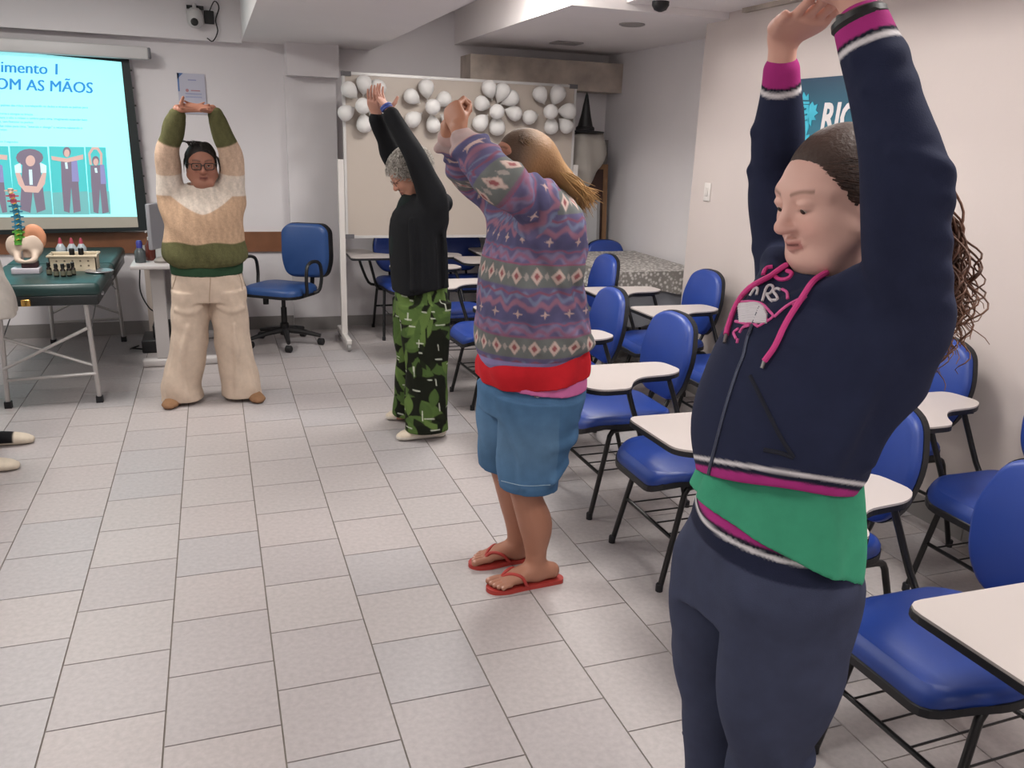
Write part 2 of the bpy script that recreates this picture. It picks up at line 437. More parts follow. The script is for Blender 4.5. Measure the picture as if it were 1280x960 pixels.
# the slide's flat print
M_txt = mat('slide_text', '#2f8fd6', .7, emit=.45)
M_txt2 = mat('slide_small_text', '#3d9ec4', .7, emit=.45)
def slide_text(txt, px, py, hpx, m, shear=.07, bold=0):
    me = text_mesh(txt, 1.0, 'LEFT', 0)
    if bold:
        bm = bmesh.new(); bm.from_mesh(me); n0 = bm.verts[:]; g = bmesh.ops.duplicate(bm, geom=bm.verts[:]+bm.edges[:]+bm.faces[:])
        for v in g['geom']:
            if isinstance(v, bmesh.types.BMVert): v.co.x += .045; v.co.z += .0003
        bm.to_mesh(me); bm.free()
    S = hpx/.73; base = s_loc(px, py, .008)
    ux = Vector(s_loc(px+100, py+100*shear, .008))-Vector(base); uy = Vector(s_loc(px+.0, py-100, .008))-Vector(base)
    for v in me.vertices:
        x, y = v.co.x*S/100, v.co.y*S/100
        v.co = Vector(base)+ux*x+uy*y+Vector((0, v.co.z*.5, 0))
    o = link('slide_text', me, m, scr); o['kind'] = 'stuff'; return o
slide_text('imento 1', 0, 90, 15, M_txt, .045, .006)
slide_text('OM AS MÃOS', -7, 111, 15, M_txt, .045, .006)
for (t, px, py, h) in (('s palmas das mãos, entrelaçando os dedos e virando as palmas para', -2, 132.5, 3.0), ('frente e alongue os braços', -1, 143, 2.8), ('para o alto e relaxe o ombro para cima, imaginando estender bem', -1, 148, 3.0), ('o, sem flexionar os punhos', -1, 153, 2.8), ('das mãos para cima, "estendo e alongo" e retorne relaxando o', -1, 158.5, 3.0), ('corpo', -1, 163, 2.8), ('em 3 segundos', -1, 178, 2.8)):
    o = slide_text(t, px, py, h, M_txt2, .028)
    # fit line length to the width on the slide
M_teal = mat('slide_photo_teal', '#4fc3c6', .7, emit=.5); M_teal2 = mat('slide_photo_low', '#74b9bb', .7, emit=.45)
M_sk = mat('slide_skin', '#d0b0a8', .7, emit=.5); M_dk = mat('slide_dark', '#7f7587', .7, emit=.42); M_wt = mat('slide_white', '#cfe9ee', .7, emit=.5); M_pu = mat('slide_purple', '#8f8fc0', .7, emit=.45)
def photo(x0, x1, yt, yb, fn):
    quad_plate('slide_photo', [(x0, yt), (x1, yt+.8), (x1+5*(x1-x0)/70+4, yb), (x0+6, yb)], M_teal, .007, .001)
    quad_plate('slide_photo', [(x0+4.4, yt+(yb-yt)*.68), (x1+4.6, yt+(yb-yt)*.66), (x1+6.5, yb), (x0+6, yb)], M_teal2, .008, .001); fn()
def blob(pts, m, off=.0095): quad_plate('slide_figure', pts, m, off, .001)
def oval(cx, cy, rx, ry, m, off): blob([(cx+rx*math.cos(t*PI/8), cy+ry*math.sin(t*PI/8)) for t in range(16)], m, off)
def f0():
    blob([(-1, 193), (9, 194), (9, 200), (-1, 199)], M_sk); blob([(-1, 205), (3, 207), (5, 228), (-1, 228)], M_pu); blob([(-1, 228), (5, 228), (9, 265), (3, 266), (-1, 250)], M_dk)
def f1():
    blob([(25, 262), (28, 205), (50, 205), (57, 262), (46, 266), (41, 238), (38, 266)], M_dk); oval(37, 197, 17, 11, M_dk, .0105)
    oval(38, 201, 6, 7, M_sk, .0115); blob([(18, 207), (26, 203), (27, 216), (19, 216)], M_wt, .0105); blob([(50, 203), (58, 207), (58, 216), (51, 216)], M_wt, .0105)
    blob([(19, 216), (25, 216), (31, 232), (46, 233), (53, 216), (58, 216), (56, 230), (48, 241), (31, 240), (23, 230)], M_sk, .0115); blob([(36, 212), (40, 212), (41, 231), (37, 231)], M_wt, .0125)
def f2():
    blob([(76, 200), (96, 199), (98, 228), (101, 264), (92, 266), (89, 234), (87, 266), (80, 264), (77, 228)], M_dk); blob([(89, 200), (96, 199), (99, 227), (90, 227)], M_pu, .0105)
    oval(83.5, 190, 5, 6.5, M_dk, .0105); oval(83.5, 191.5, 3.5, 5, M_sk, .0115); blob([(64, 195), (83, 198), (104, 193), (104, 199), (84, 203), (65, 200)], M_sk, .0115); blob([(81, 203), (84, 203), (85, 211), (82, 211)], M_wt, .012)
def f3():
    blob([(113, 207), (130, 206), (132, 228), (136, 265), (128, 267), (125, 236), (123, 267), (117, 265), (114, 230)], M_dk); blob([(125, 206), (130, 206), (133, 230), (126, 230)], M_pu, .0105)
    oval(119.5, 201, 4.6, 6, M_dk, .0105); oval(119.8, 202.5, 3.2, 4.5, M_sk, .0115)
    blob([(112, 206), (110, 192), (115, 184), (123, 184), (128, 192), (128, 206), (125, 206), (125, 193), (121, 187), (117, 187), (113, 193), (115, 206)], M_sk, .0115); blob([(118, 210), (121, 210), (122, 216), (119, 216)], M_wt, .012)
photo(-60, 10, 182, 268, f0); photo(12, 59, 182.5, 268, f1); photo(61, 105, 183, 268, f2); photo(106.5, 132, 183.5, 267.5, f3)
cs = MB().box((-1.8, -.09, 1.265), (.91, -.0, 1.355), .012); cs.build('case', mat('screen_case', '#c6c4c4', .45), scr)
MB().box((.905, -.085, 1.275), (.925, -.005, 1.35), .006).build('case_end_cap', mat('grey_cap', '#6d6d72', .5), scr)
for k in range(9):
    q = s_loc(163+k*2.6, 88+k*22); MB().box((q[0]-.002, -.006, q[2]-.006), (q[0]+.012, 0, q[2]+.006)).build('tension_clip', M_black, scr)

# certificate on the wall, security camera on the cross beam
a, b = at_y(221, 91, 7.29), at_y(259, 143, 7.29)
ce = empty('wall_certificate', (a.x, 7.29, b.z)); tag(ce, 'small framed paper certificate on the wall beside the screen', 'certificate')
W_, H_ = b.x-a.x, a.z-b.z
box('paper', (0, -.004, 0), (W_, .009, H_), mat('paper', '#bcbccb', .6), ce)
box('corner_print', (0, -.006, H_*.55), (W_*.06, -.003, H_), mat('print_blue', '#5a78ae', .6), ce)
MB().plate([(0, H_*.85), (W_*.22, H_), (0, H_)], .004, .006, lambda x, y, z: (x, -z, y)).build('corner_print', MATS['print_blue'], ce)
for (y, x0, x1, m) in ((.84, .38, .68, '#8f93b8'), (.58, .46, .80, '#b07f86'), (.50, .25, .85, '#9aa0c0'), (.42, .25, .85, '#9aa0c0'), (.13, .42, .62, '#7da0b8')):
    box('print_line', (W_*x0, -.006, H_*y-.004), (W_*x1, -.003, H_*y+.004), mat('print_'+m[1:], m, .6), ce)
MB().lathe([(.012, -.006), (.012, -.003)], (W_*.33, 0, H_*.58), 12, 'y').build('seal', mat('print_b07f86', '#b07f86', .6), ce)
p = at_y(252, 26, 7.18)
sc = empty('security_camera', (p.x-.0, 7.18, p.z-.05)); tag(sc, 'white dome security camera with dangling cable on the ceiling beam', 'camera')
M_camw = mat('camera_white', '#c9c7c6', .35)
MB().lathe([(.055, 0), (.055, -.02), (.03, -.035)], (-.05, 0, .10), 20, 'y').build('mount', M_camw, sc)
MB().lathe([(.001, .075), (.032, .07), (.05, .05), (.058, .02), (.058, -.02), (.05, -.045), (.03, -.062), (.001, -.068)], (-.045, -.075, .055), 22).build('housing', M_camw, sc)
ln = MB().lathe([(.027, -.0), (.027, -.012), (.018, -.016), (.001, -.014)], (-.05, -.122, .025), 18, 'y').build('lens', M_black, sc)
MB().tube([(-.045, -.10, .09), (-.045, -.06, .15), (-.04, 0, .155)], .014, 8).build('arm', M_camw, sc)
box('junction_box', (.02, -.05, .03), (.09, 0, .12), M_black, sc, .006)
MB().tube(catmull([(.06, -.02, .12), (.10, -.03, .19), (.13, -.02, .15), (.10, -.03, .06), (.11, -.03, -.02), (.07, -.02, -.09), (.03, -.02, -.07)], 24).tolist(), .0045, 6).build('cable', M_black, sc)
box('bracket', (-.10, -.03, .125), (.02, 0, .15), M_black, sc)

# light switch and RIO sign on the near right wall
p = at_x(885, 240, XR)
sw = empty('light_switch', (XR, p.y, p.z)); tag(sw, 'white wall switch plate near the corner of the right wall', 'switch')
box('plate', (-.009, -.037, -.058), (0, .037, .058), mat('switch_plate', '#d6d0cc', .4), sw, .003); box('rocker', (-.013, -.014, -.026), (-.008, .014, .026), mat('rocker', '#c8c2be', .35), sw, .002)
p0 = at_x(1000, 100, XR); p1 = at_x(1075, 92, XR)
ztop = (p0.z+p1.z)/2; y0 = p0.y+.12
yend = at_x(1128, 110, XR).y
sg = empty('wall_sign', (XR, y0-.62, ztop-.62)); tag(sg, 'dark teal wall sign with a cyan crest and white RIO lettering', 'sign')
mS = bpy.data.materials.new('sign_teal'); mS.use_nodes = True; nt = mS.node_tree; b_ = nt.nodes['Principled BSDF']; b_.inputs['Roughness'].default_value = .45
tc = nt.nodes.new('ShaderNodeTexCoord'); sx_ = nt.nodes.new('ShaderNodeSeparateXYZ'); rmp = nt.nodes.new('ShaderNodeValToRGB')
nt.links.new(tc.outputs['Generated'], sx_.inputs[0]); nt.links.new(sx_.outputs['Z'], rmp.inputs[0]); nt.links.new(rmp.outputs[0], b_.inputs['Base Color'])
rmp.color_ramp.elements[0].color = (*lin('#3f93a8'), 1); rmp.color_ramp.elements[1].color = (*lin('#143b55'), 1)
MB().box((-.012, yend-(y0-.62), 0), (0, .62, .62)).build('panel', mS, sg)
def sgl(px, py): q = at_x(px, py, XR-.013); return (q.y-(y0-.62), q.z-(ztop-.62))
M_sgw = mat('sign_white', '#dcd6d6', .5); M_sgc = mat('sign_cyan', '#3fb4cc', .5)
qa, qb = sgl(1024, 164), sgl(1034, 129)
hgt = qb[1]-qa[1]; me = text_mesh('RIO', hgt/.70, 'LEFT', .0065)
for v in me.vertices: v.co = Vector((-.0135-v.co.z, qa[0]-v.co.x*.84-v.co.y*.06, qa[1]+v.co.y))
link('lettering', me, M_sgw, sg)
def crest(polys):
    for pts in polys:
        mb = MB(); mb.plate([sgl(*q) for q in pts], .0125, .0150, lambda x, y, z: (-z, x, y)); mb.build('crest', M_sgc, sg)
def crest_h(dx, pts): return [(dx-(x-dx), y) for x, y in pts]
wing = [(1012, 132), (1016, 127), (1018, 132), (1022, 130), (1020, 138), (1023, 141), (1018, 145), (1020, 150), (1015, 150), (1014, 158), (1010, 152)]
crest([[(999, 131), (1011, 131), (1011, 160), (1005, 176), (999, 170)], wing, [(998, 127), (1012, 127), (1012, 130), (998, 130)],
       [(999, 125), (1000, 117), (1003, 121), (1005, 115), (1008, 121), (1011, 117), (1011, 125)], [(990, 131), (997, 131), (997, 168), (990, 160)],
       [(988, 127), (996, 127), (996, 130), (988, 130)], [(976, 132), (986, 130), (987, 155), (980, 150), (976, 143)], [(1000, 172), (1012, 168), (1006, 186), (998, 190)]])
mb = MB()
for (a_, b2) in (((1002, 138), (1008, 136)), ((1002, 145), (1009, 143)), ((1003, 152), (1009, 150)), ((1005, 134), (1004, 160))):
    u, v = sgl(*a_), sgl(*b2); mb.tube([(-.0152, u[0], u[1]), (-.0152, v[0], v[1])], .004, 6)
mb.build('crest_lines', mS, sg)

# ================================================================== WHITEBOARD ON WHEELS + BALLOONS
wb = empty('mobile_whiteboard', (1.9, 6.62, 0)); tag(wb, 'large white board on a wheeled stand with balloon flowers taped on', 'whiteboard')
M_board = mat('board_white', '#b2a79d', .35); M_alu = mat('board_frame', '#c4c2c0', .4, .3)
BX0, BX1, BZ0, BZ1 = .975-1.9, 2.83-1.9, .875, 2.06
box('board', (BX0, -.012, BZ0), (BX1, .012, BZ1), M_board, wb)
box('frame_rail', (BX0-.01, -.018, BZ1), (BX1+.01, .018, BZ1+.02), M_alu, wb); box('frame_rail', (BX0-.01, -.018, BZ0-.02), (BX1+.01, .018, BZ0), M_alu, wb)
box('frame_stile', (BX0-.02, -.018, BZ0-.02), (BX0, .018, BZ1+.02), M_alu, wb); box('frame_stile', (BX1, -.018, BZ0-.02), (BX1+.02, .018, BZ1+.02), M_alu, wb)
for x in (BX0, BX1-.02):
    for z in (BZ0-.024, BZ1-.01): box('corner_cap', (x-.024, -.02, z), (x+.046, .02, z+.034), mat('cap_grey', '#5b595c', .5), wb)
for x in (BX0-.045, BX1+.045):
    box('post', (x-.022, -.02, .09), (x+.022, .03, 1.45), M_white, wb)
    box('foot', (x-.02, -.26, .055), (x+.02, .30, .095), M_white, wb, .008)
    for y in (-.24, .28):
        c = MB().lathe([(.028, -.012), (.03, 0), (.028, .012)], (x, y, .03), 16, 'x').build('caster', mat('caster_grey', '#8e8c8b', .5), wb)
M_bal = mat('balloon_white', '#d2d0ce', .6, spec=.3); M_bal.node_tree.nodes['Principled BSDF'].inputs['Subsurface Weight'].default_value = 1.0; M_bal.node_tree.nodes['Principled BSDF'].inputs['Subsurface Radius'].default_value = (.2, .2, .2); M_bal.node_tree.nodes['Principled BSDF'].inputs['Subsurface Scale'].default_value = .5
bprof = [(.003, -.118), (.010, -.112), (.006, -.104), (.022, -.085), (.052, -.055), (.076, -.012), (.084, .03), (.078, .066), (.055, .096), (.025, .11), (.002, .113)]
bal_me = None
clusters = {'at the left end of the white board': [(455, 107), (438, 114), (470, 112), (453, 133), (434, 140), (470, 142), (455, 153)],
            'second from the left end of the white board': [(516, 122), (533, 112), (553, 125), (540, 134), (518, 148), (541, 154), (560, 150)],
            'behind the raised fists, on the white board': [(612, 113), (627, 117), (604, 130), (620, 140), (641, 141), (602, 152), (621, 156), (637, 124)],
            'at the right end of the white board': [(676, 120), (696, 120), (664, 146), (687, 140), (708, 139), (689, 156), (706, 156)]}
for lab, pts in clusters.items():
    cx = sum(p[0] for p in pts)/len(pts); cy = sum(p[1] for p in pts)/len(pts)
    for k, (px, py) in enumerate(pts):
        ctr = math.hypot(px-cx, py-cy) < 9
        q = at_y(px, py, 6.47 if ctr else 6.54)
        if bal_me is None: bal_me = MB().lathe([(r*.80, z*.80) for r, z in bprof], (0, 0, 0), 22).build('balloon', M_bal).data; bpy.data.objects.remove(bpy.data.objects['balloon'])
        o = link('balloon', bal_me, None, None, q)
        ang = math.atan2(-(py-cy), px-cx)
        dv = Vector((math.cos(ang), -.25, math.sin(ang))) if not ctr else Vector((.1, -1, .1))
        o.rotation_euler = dv.to_track_quat('Z', 'Y').to_euler(); s_ = .86 if ctr else random.uniform(.84, .98); o.scale = (s_, s_, s_*.95)
        tag(o, 'white balloon in the flower cluster '+lab, 'balloon', 'balloons '+lab)

# ================================================================== THINGS IN THE CORNER
def lean(name, label, cat, xa, xb, ztop, ybot, ytop, mframe, mpan, fw=.03, th=.025, x_shift=0):
    e = empty(name, (xa, ybot, 0)); tag(e, label, cat)
    L = math.hypot(ztop, ytop-ybot); ang = math.atan2(ytop-ybot, ztop); e.rotation_euler = (-ang, 0, 0)
    W = xb-xa
    box('panel', (fw, .004, fw), (W-fw, th-.004, L-fw), mpan, e)
    for lo, hi in (((0, 0, 0), (W, th, fw)), ((0, 0, L-fw), (W, th, L))): box('frame_rail', lo, hi, mframe, e)
    for lo, hi in (((0, 0, fw), (fw, th, L-fw)), ((W-fw, 0, fw), (W, th, L-fw))): box('frame_stile', lo, hi, mframe, e)
    return e
lean('leaning_board', 'tall grey framed board leaning in the corner behind the wood frame', 'board', 2.98, 3.42, 1.66, 7.06, 7.14, mat('grey_frame', '#77726f', .5), mat('grey_panel', '#aaa8a8', .5), .04)
lean('wooden_frame', 'brown backed picture frame of pale wood leaning in the corner', 'frame', 2.95, 3.38, 1.45, 6.92, 7.03, mat('pale_wood', '#8d6a4a', .5, var=.1), mat('brown_back', '#4a3129', .7), .045)
lean('small_whiteboard', 'small white board with grey edge leaning against the wood frame', 'whiteboard', 2.93, 3.26, 1.14, 6.80, 6.90, mat('grey_frame2', '#8c8a8a', .5), mat('small_white', '#b4b4b6', .4), .025)
hp = at_y(738, 163, 6.74)
ht = empty('witch_hat', (hp.x-.05, 6.74, hp.z-.02)); tag(ht, 'black pointed party hat on top of the pale cloth bag', 'hat')
MB().lathe([(.16, 0), (.165, .006), (.16, .012), (.075, .018), (.06, .07), (.04, .15), (.028, .22), (.012, .30), (.002, .325)], (0, 0, 0), 24).build('cone', M_black, ht)
MB().lathe([(.079, .018), (.079, .04), (.07, .05)], (0, 0, 0), 24).build('band', mat('hat_band', '#1d1b1e', .8), ht)
F = Field((-.25, -.14, -.65), (.25, .14, .06), .012)
F.tube([(.02, 0, 0, .17, .075), (.03, 0, -.15, .175, .085), (0, 0, -.3, .13, .07), (-.07, 0, -.52, .06, .04)], (1, 0, 0), flat=True)
F.disp(lambda X, Y, Z: .008*np.sin(X*40+Z*9)+.006*np.sin(Z*25+X*10))
V, Q = F.mesh(2)
bg = link('cloth_bag', np_mesh('cloth_bag', V, Q, None), mat('bag_cloth', '#9b958e', .8, bump=.05, bscale=80), None, (hp.x-.05, 6.74, hp.z-.025)); tag(bg, 'pale grey cloth bag hanging behind the white board corner', 'bag')
hk = MB().tube([(hp.x-.10, 6.74, 0), (hp.x-.10, 6.74, hp.z-.1)], .014, 8).lathe([(.11, 0), (.11, .012), (.02, .03)], (hp.x-.10, 6.74, 0), 20).build('coat_stand', M_black); tag(hk, 'thin black stand carrying the cloth bag and hat', 'stand')

# ---- cloth-covered table
tb = empty('folding_table', (3.0, 5.95, 0)); tag(tb, 'rectangular table in the recess standing under the floral cloth', 'table')
TX0, TX1, TY0, TY1 = -.345, .38, -.55, .48
box('tabletop', (TX0, TY0, .71), (TX1, TY1, .738), mat('table_grey', '#6f6f74', .5), tb)
for x in (TX0+.05, TX1-.05):
    for y in (TY0+.06, TY1-.06): box('leg', (x-.02, y-.02, 0), (x+.02, y+.02, .71), mat('leg_grey', '#8a8a8e', .4, .5), tb)
def drape(x0, x1, y0, y1, z, drop, amp, name, n=46, side=None):
    vs, fs = [], []
    rows = [(1, 0), (1.0, -.012)]+[(1, -drop*t) for t in (.25, .5, .75, 1)]
    per = []
    for i in range(n): per.append((x0+(x1-x0)*i/n, y0))
    for i in range(n): per.append((x1, y0+(y1-y0)*i/n))
    for i in range(n): per.append((x1-(x1-x0)*i/n, y1))
    for i in range(n): per.append((x0, y1-(y1-y0)*i/n))
    cx, cy = (x0+x1)/2, (y0+y1)/2; N = len(per)
    for sc_ in (.5, .9, .98): vs += [(cx+(p[0]-cx)*sc_, cy+(p[1]-cy)*sc_, z) for p in per]
    for (_, dz) in rows:
        for i, p in enumerate(per):
            wv = amp*(-dz/drop)*(.5+.5*math.sin(i*.42)+.4*math.sin(i*.19+1)); nx, ny = p[0]-cx, p[1]-cy
            ox = (1 if nx > 0 else -1)*(abs(nx) > (x1-x0)*.499)*(.004+wv); oy = (1 if ny > 0 else -1)*(abs(ny) > (y1-y0)*.499)*(.004+wv)
            vs.append((p[0]+ox, p[1]+oy, z+dz+(.012*math.sin(i*.3) if dz == -drop else 0)))
    R_ = 3+len(rows)
    for r in range(R_-1):
        for i in range(N): fs.append((r*N+i, r*N+(i+1) % N, (r+1)*N+(i+1) % N, (r+1)*N+i))
    fs.append(tuple(range(N)))
    mb = MB(); mb.add(vs, fs, True); return mb
mF = bpy.data.materials.new('floral_cloth'); mF.use_nodes = True; nt = mF.node_tree; b_ = nt.nodes['Principled BSDF']; b_.inputs['Roughness'].default_value = .55
tc = nt.nodes.new('ShaderNodeTexCoord'); vo = nt.nodes.new('ShaderNodeTexVoronoi'); vo.inputs['Scale'].default_value = 38; nz = nt.nodes.new('ShaderNodeTexNoise'); nz.inputs['Scale'].default_value = 30
rmp = nt.nodes.new('ShaderNodeValToRGB'); rmp.color_ramp.elements[0].color = (*lin('#d8d4d0'), 1); rmp.color_ramp.elements[1].color = (*lin('#8a8580'), 1); rmp.color_ramp.elements[0].position = .5; rmp.color_ramp.elements[1].position = .85
mm = nt.nodes.new('ShaderNodeMath'); mm.operation = 'ADD'; m2 = nt.nodes.new('ShaderNodeMath'); m2.operation = 'MULTIPLY'; m2.inputs[1].default_value = .6
nt.links.new(tc.outputs['Object'], vo.inputs['Vector']); nt.links.new(tc.outputs['Object'], nz.inputs['Vector']); nt.links.new(vo.outputs['Distance'], mm.inputs[0]); nt.links.new(nz.outputs['Fac'], m2.inputs[0]); nt.links.new(m2.outputs[0], mm.inputs[1]); nt.links.new(mm.outputs[0], rmp.inputs[0]); nt.links.new(rmp.outputs[0], b_.inputs['Base Color'])
und = drape(2.645, 3.385, 5.395, 6.435, .742, .40, .018, 'u').build('tablecloth', mat('grey_cloth', '#84868d', .8, bump=.05)); tag(und, 'plain grey blue undercloth hanging below the floral cloth', 'tablecloth')
cl = drape(2.628, 3.405, 5.37, 6.455, .748, .16, .012, 'c').build('tablecloth', mF); tag(cl, 'grey white floral cloth spread over the recess table', 'tablecloth')

# ================================================================== CLASSROOM CHAIRS (tablet arm on the sitter's right)
M_blue = mat('blue_vinyl', '#203c88', .42, bump=.02, bscale=120)
M_edge = mat('seat_edge', '#0f1016', .5)
M_tube = mat('black_tube', '#0b0b0d', .32)
M_lam = mat('tablet_laminate', '#b8afab', .4)
def curve(pts, n=16): return [tuple(p) for p in catmull(pts, n)]
def make_chair():
    c = empty('tablet_chair', (0, 0, 0))     # faces local -x
    seat_p = [(x+.05, y) for x, y in rounded([(-.33, -.17), (-.33, .17), (-.20, .225), (.05, .215), (.13, .15), (.13, -.15), (.05, -.215), (-.20, -.225)], .11, 5)]
    def Ts(x, y, z): return (x, y, z-.035*max(0, (-x-.17)/.11)**2+.015*(abs(y)/.22)**2-.01*max(0, 1-abs(x+.05)/.2))
    s = MB().plate(seat_p, .435, .475, Ts, .022).build('seat', M_blue, c)
    MB().plate([(x*1.012-.001, y*1.02) for x, y in seat_p], .418, .440, Ts).build('seat_edge', M_edge, s)
    def Tb(x, y, z): return (.20+.17*(y-.55)+z-.25*x*x*.9, x, y-.04)           # backrest, leaning back, slightly dished
    bp = rounded([(-.12, .545), (-.185, .62), (-.215, .76), (-.165, .90), (-.07, .935), (.07, .935), (.165, .90), (.215, .76), (.185, .62), (.12, .545)], .09, 5)
    def Tb2(x, y, z): return Tb(x, y, -z)
    b = MB().plate(bp, .0, .042, Tb2, .02).build('backrest', M_blue, c)
    MB().plate([(x*1.018, .74+(y-.74)*1.018) for x, y in bp], -.013, .010, Tb2, ).build('back_shell', M_edge, b)
    for s_ in (-1, 1):
        MB().tube([(.02, .075*s_, .415), (.10, .075*s_, .412)]+curve([(.14, .075*s_, .42), (.19, .072*s_, .47), (.222, .07*s_, .56), (.245, .07*s_, .66)], 10), .0105, 8).build('back_support', M_tube, c)
        y = .185*s_
        MB().tube(curve([(-.235, y*1.12, .0), (-.175, y*1.04, .27), (-.15, y, .385)], 6)+curve([(-.138, y, .405), (-.11, y, .412), (-.02, y, .412)], 5), .0115, 10).build('leg', M_tube, c)
        MB().tube(curve([(.27, y*1.12, .0), (.20, y*1.04, .27), (.17, y, .385)], 6)+curve([(.158, y, .405), (.13, y, .412), (-.02, y, .412)], 5), .0115, 10).build('leg', M_tube, c)
        for x in (-.235, .27): MB().lathe([(.0145, 0), (.0145, .028), (.012, .032)], (x, y*1.12, 0), 10).build('rubber_foot', M_edge, c)
    for x in (-.187, .212): MB().tube([(x, -.20, .205), (x, .20, .205)], .008, 8).build('basket_rail', M_tube, c)
    MB().tube([(-.10, -.185, .41), (-.10, .185, .41)], .009, 8).build('seat_crossbar', M_tube, c)
    for k in range(4): y = -.15+.10*k; MB().tube([(-.187, y, .207), (.212, y, .207)], .0034, 6).build('basket_rod', M_tube, c)
    tp = rounded([(-.415, .17), (-.425, .49), (.085, .475), (.105, .33), (.03, .275), (-.13, .265), (-.20, .20), (-.24, .125), (-.36, .125)], .05, 4)
    t = MB().plate(tp, .709, .716).build('writing_tablet', M_lam, c)
    MB().plate([(-.16+(x+.16)*1.008, .3+(y-.3)*1.012) for x, y in tp], .692, .709).build('tablet_edge', M_edge, t)
    MB().tube([(-.10, .185, .405), (-.105, .22, .41)]+curve([(-.11, .245, .44), (-.15, .29, .60), (-.165, .315, .685)], 8)+curve([(-.14, .33, .69), (-.03, .355, .69), (.03, .365, .687)], 6)+curve([(.062, .36, .67), (.085, .335, .58), (.11, .27, .43), (.12, .20, .405)], 10), .0115, 10).build('arm_support', M_tube, c)
    box('tablet_bracket', (-.20, .285, .684), (.03, .35, .693), M_edge, c)
    return c
chair0 = make_chair(); used = [False]
def place(x, y, rz, label, group=None):
    o = copy_tree(chair0) if used[0] else chair0; used[0] = True
    o.location = (x, y, 0); o.rotation_euler = (0, 0, rz); tag(o, label, 'chair')
    if group: o['group'] = group
    elif 'group' in o: del o['group']
    o['group'] = 'blue tablet arm chairs'
    return o
FX = 1.755
place(FX+.02, .72, 0, 'blue chair whose pale tablet overhangs the seat, first of the front row')
place(FX, 1.36, .02, 'blue chair with wide seat just behind the woman in navy tracksuit, away from the wall')
place(FX, 2.00, 0, 'blue chair hidden by the navy tracksuit woman, its tablet at her belly')
place(FX, 2.68, 0, 'blue chair with empty seat directly beside the denim shorts woman and navy hoodie')
place(FX, 3.33, 0, 'blue chair right behind the legs of the woman in denim shorts')
place(FX, 4.0, -.06, 'blue chair with backrest beside the hem of the purple sweater, one behind the front')
place(FX-.08, 4.97, .05, 'blue chair between the leaf print trousers and the purple sweater')
place(FX-.14, 5.62, 0, 'blue chair behind the leaf trousers near the white board chairs')
place(2.70, 2.00, 0, 'blue chair against the right wall with tablet rising over its seat')
place(2.67, 2.66, 0, 'blue chair against the right wall behind the curly ponytail')
place(2.70, 3.85, 0, 'blue chair against the right wall, seat hidden behind the navy hoodie front')
place(2.66, 4.50, -.03, 'blue chair at the corner of the right wall in front of the table')
place(2.32, 5.25, -.05, 'blue chair directly in front of the floral cloth table')
place(2.20, 6.0, -.04, 'blue chair beside the short end of the floral cloth table')
place(1.47, 6.92, PI/2, 'blue chair under the left end of the white board')
place(2.02, 6.93, PI/2, 'blue chair under the white board, middle of three behind the cardigan woman')
place(2.54, 6.93, PI/2, 'blue chair under the white board, partly behind the purple sweater')
o = place(3.2, 6.40, PI/2, 'blue armless chair tucked behind the floral cloth table in the corner')
o.scale = (.92, .92, .92)
for ch in list(o.children):
    if ch.name.split('.')[0] in ('writing_tablet', 'arm_support', 'tablet_bracket'):
        for g in list(ch.children): bpy.data.objects.remove(g)
        bpy.data.objects.remove(ch)

# ================================================================== MASSAGE TABLE AND WHAT STANDS ON IT
mt = empty('massage_table', (-1.0, 6.25, 0)); tag(mt, 'dark green padded massage table on folding metal legs', 'massage table')
M_gv = mat('green_vinyl', '#1f3c3b', .38, bump=.03, bscale=60); M_gs = mat('dark_side', '#1c2022', .4); M_alum = mat('aluminium', '#b9b6b4', .38, .6)
TX = (-.33, .325); TY = (-.83, .0, .85)
for i in (0, 1): MB().box((TX[0], TY[i]+.003, .66), (TX[1], TY[i+1]-.003, .742), .03).build('cushion', M_gv, mt)
for i in (0, 1): MB().box((TX[0]+.012, TY[i]+.005, .612), (TX[1]-.012, TY[i+1]-.005, .672), .008).build('side_frame', M_gs, mt)
for (x, y) in ((TX[1]-.004, -.70), (TX[1]-.004, -.10)): MB().lathe([(.013, -.004), (.013, .006), (.008, .01)], (x, y, .66), 12, 'x').build('stud', M_steel, mt)
MB().box((-.095, TY[0]-.012, .615), (-.045, TY[0]+.01, .655), .006).build('latch', mat('brass', '#c9a25a', .25, .9), mt)
for y in (-.81, .80):
    s_ = -1 if y < 0 else 1
    for x in (-.235, .255):
        MB().tube([(x*.93, y-.02*s_, .615), (x*1.01, y, .035)], .0145, 8).build('leg', M_alum, mt)
        box('leg_cap', (x*1.01-.019, y-.019, 0), (x*1.01+.019, y+.019, .04), M_edge, mt)
    MB().tube([(-.24, y, .17), (.255, y, .185)], .011, 8).build('crossbar', M_alum, mt)
    MB().tube([(-.235, y-.012*s_, .43), (.25, y-.012*s_, .23)], .010, 8).build('brace', M_alum, mt)
    MB().tube([(-.235, y+.008*s_, .24), (.235, y+.008*s_, .47)], .010, 8).build('brace', M_alum, mt)
for x in (-.22, .24):
    MB().tube([(x, -.80, .42), (x, -.1, .62)], .004, 6).build('cable', M_steel, mt); MB().tube([(x, .79, .42), (x, .1, .62)], .004, 6).build('cable', M_steel, mt)
ZT = .742
def on_table(px, py): q = at_z(px, py, ZT); return q
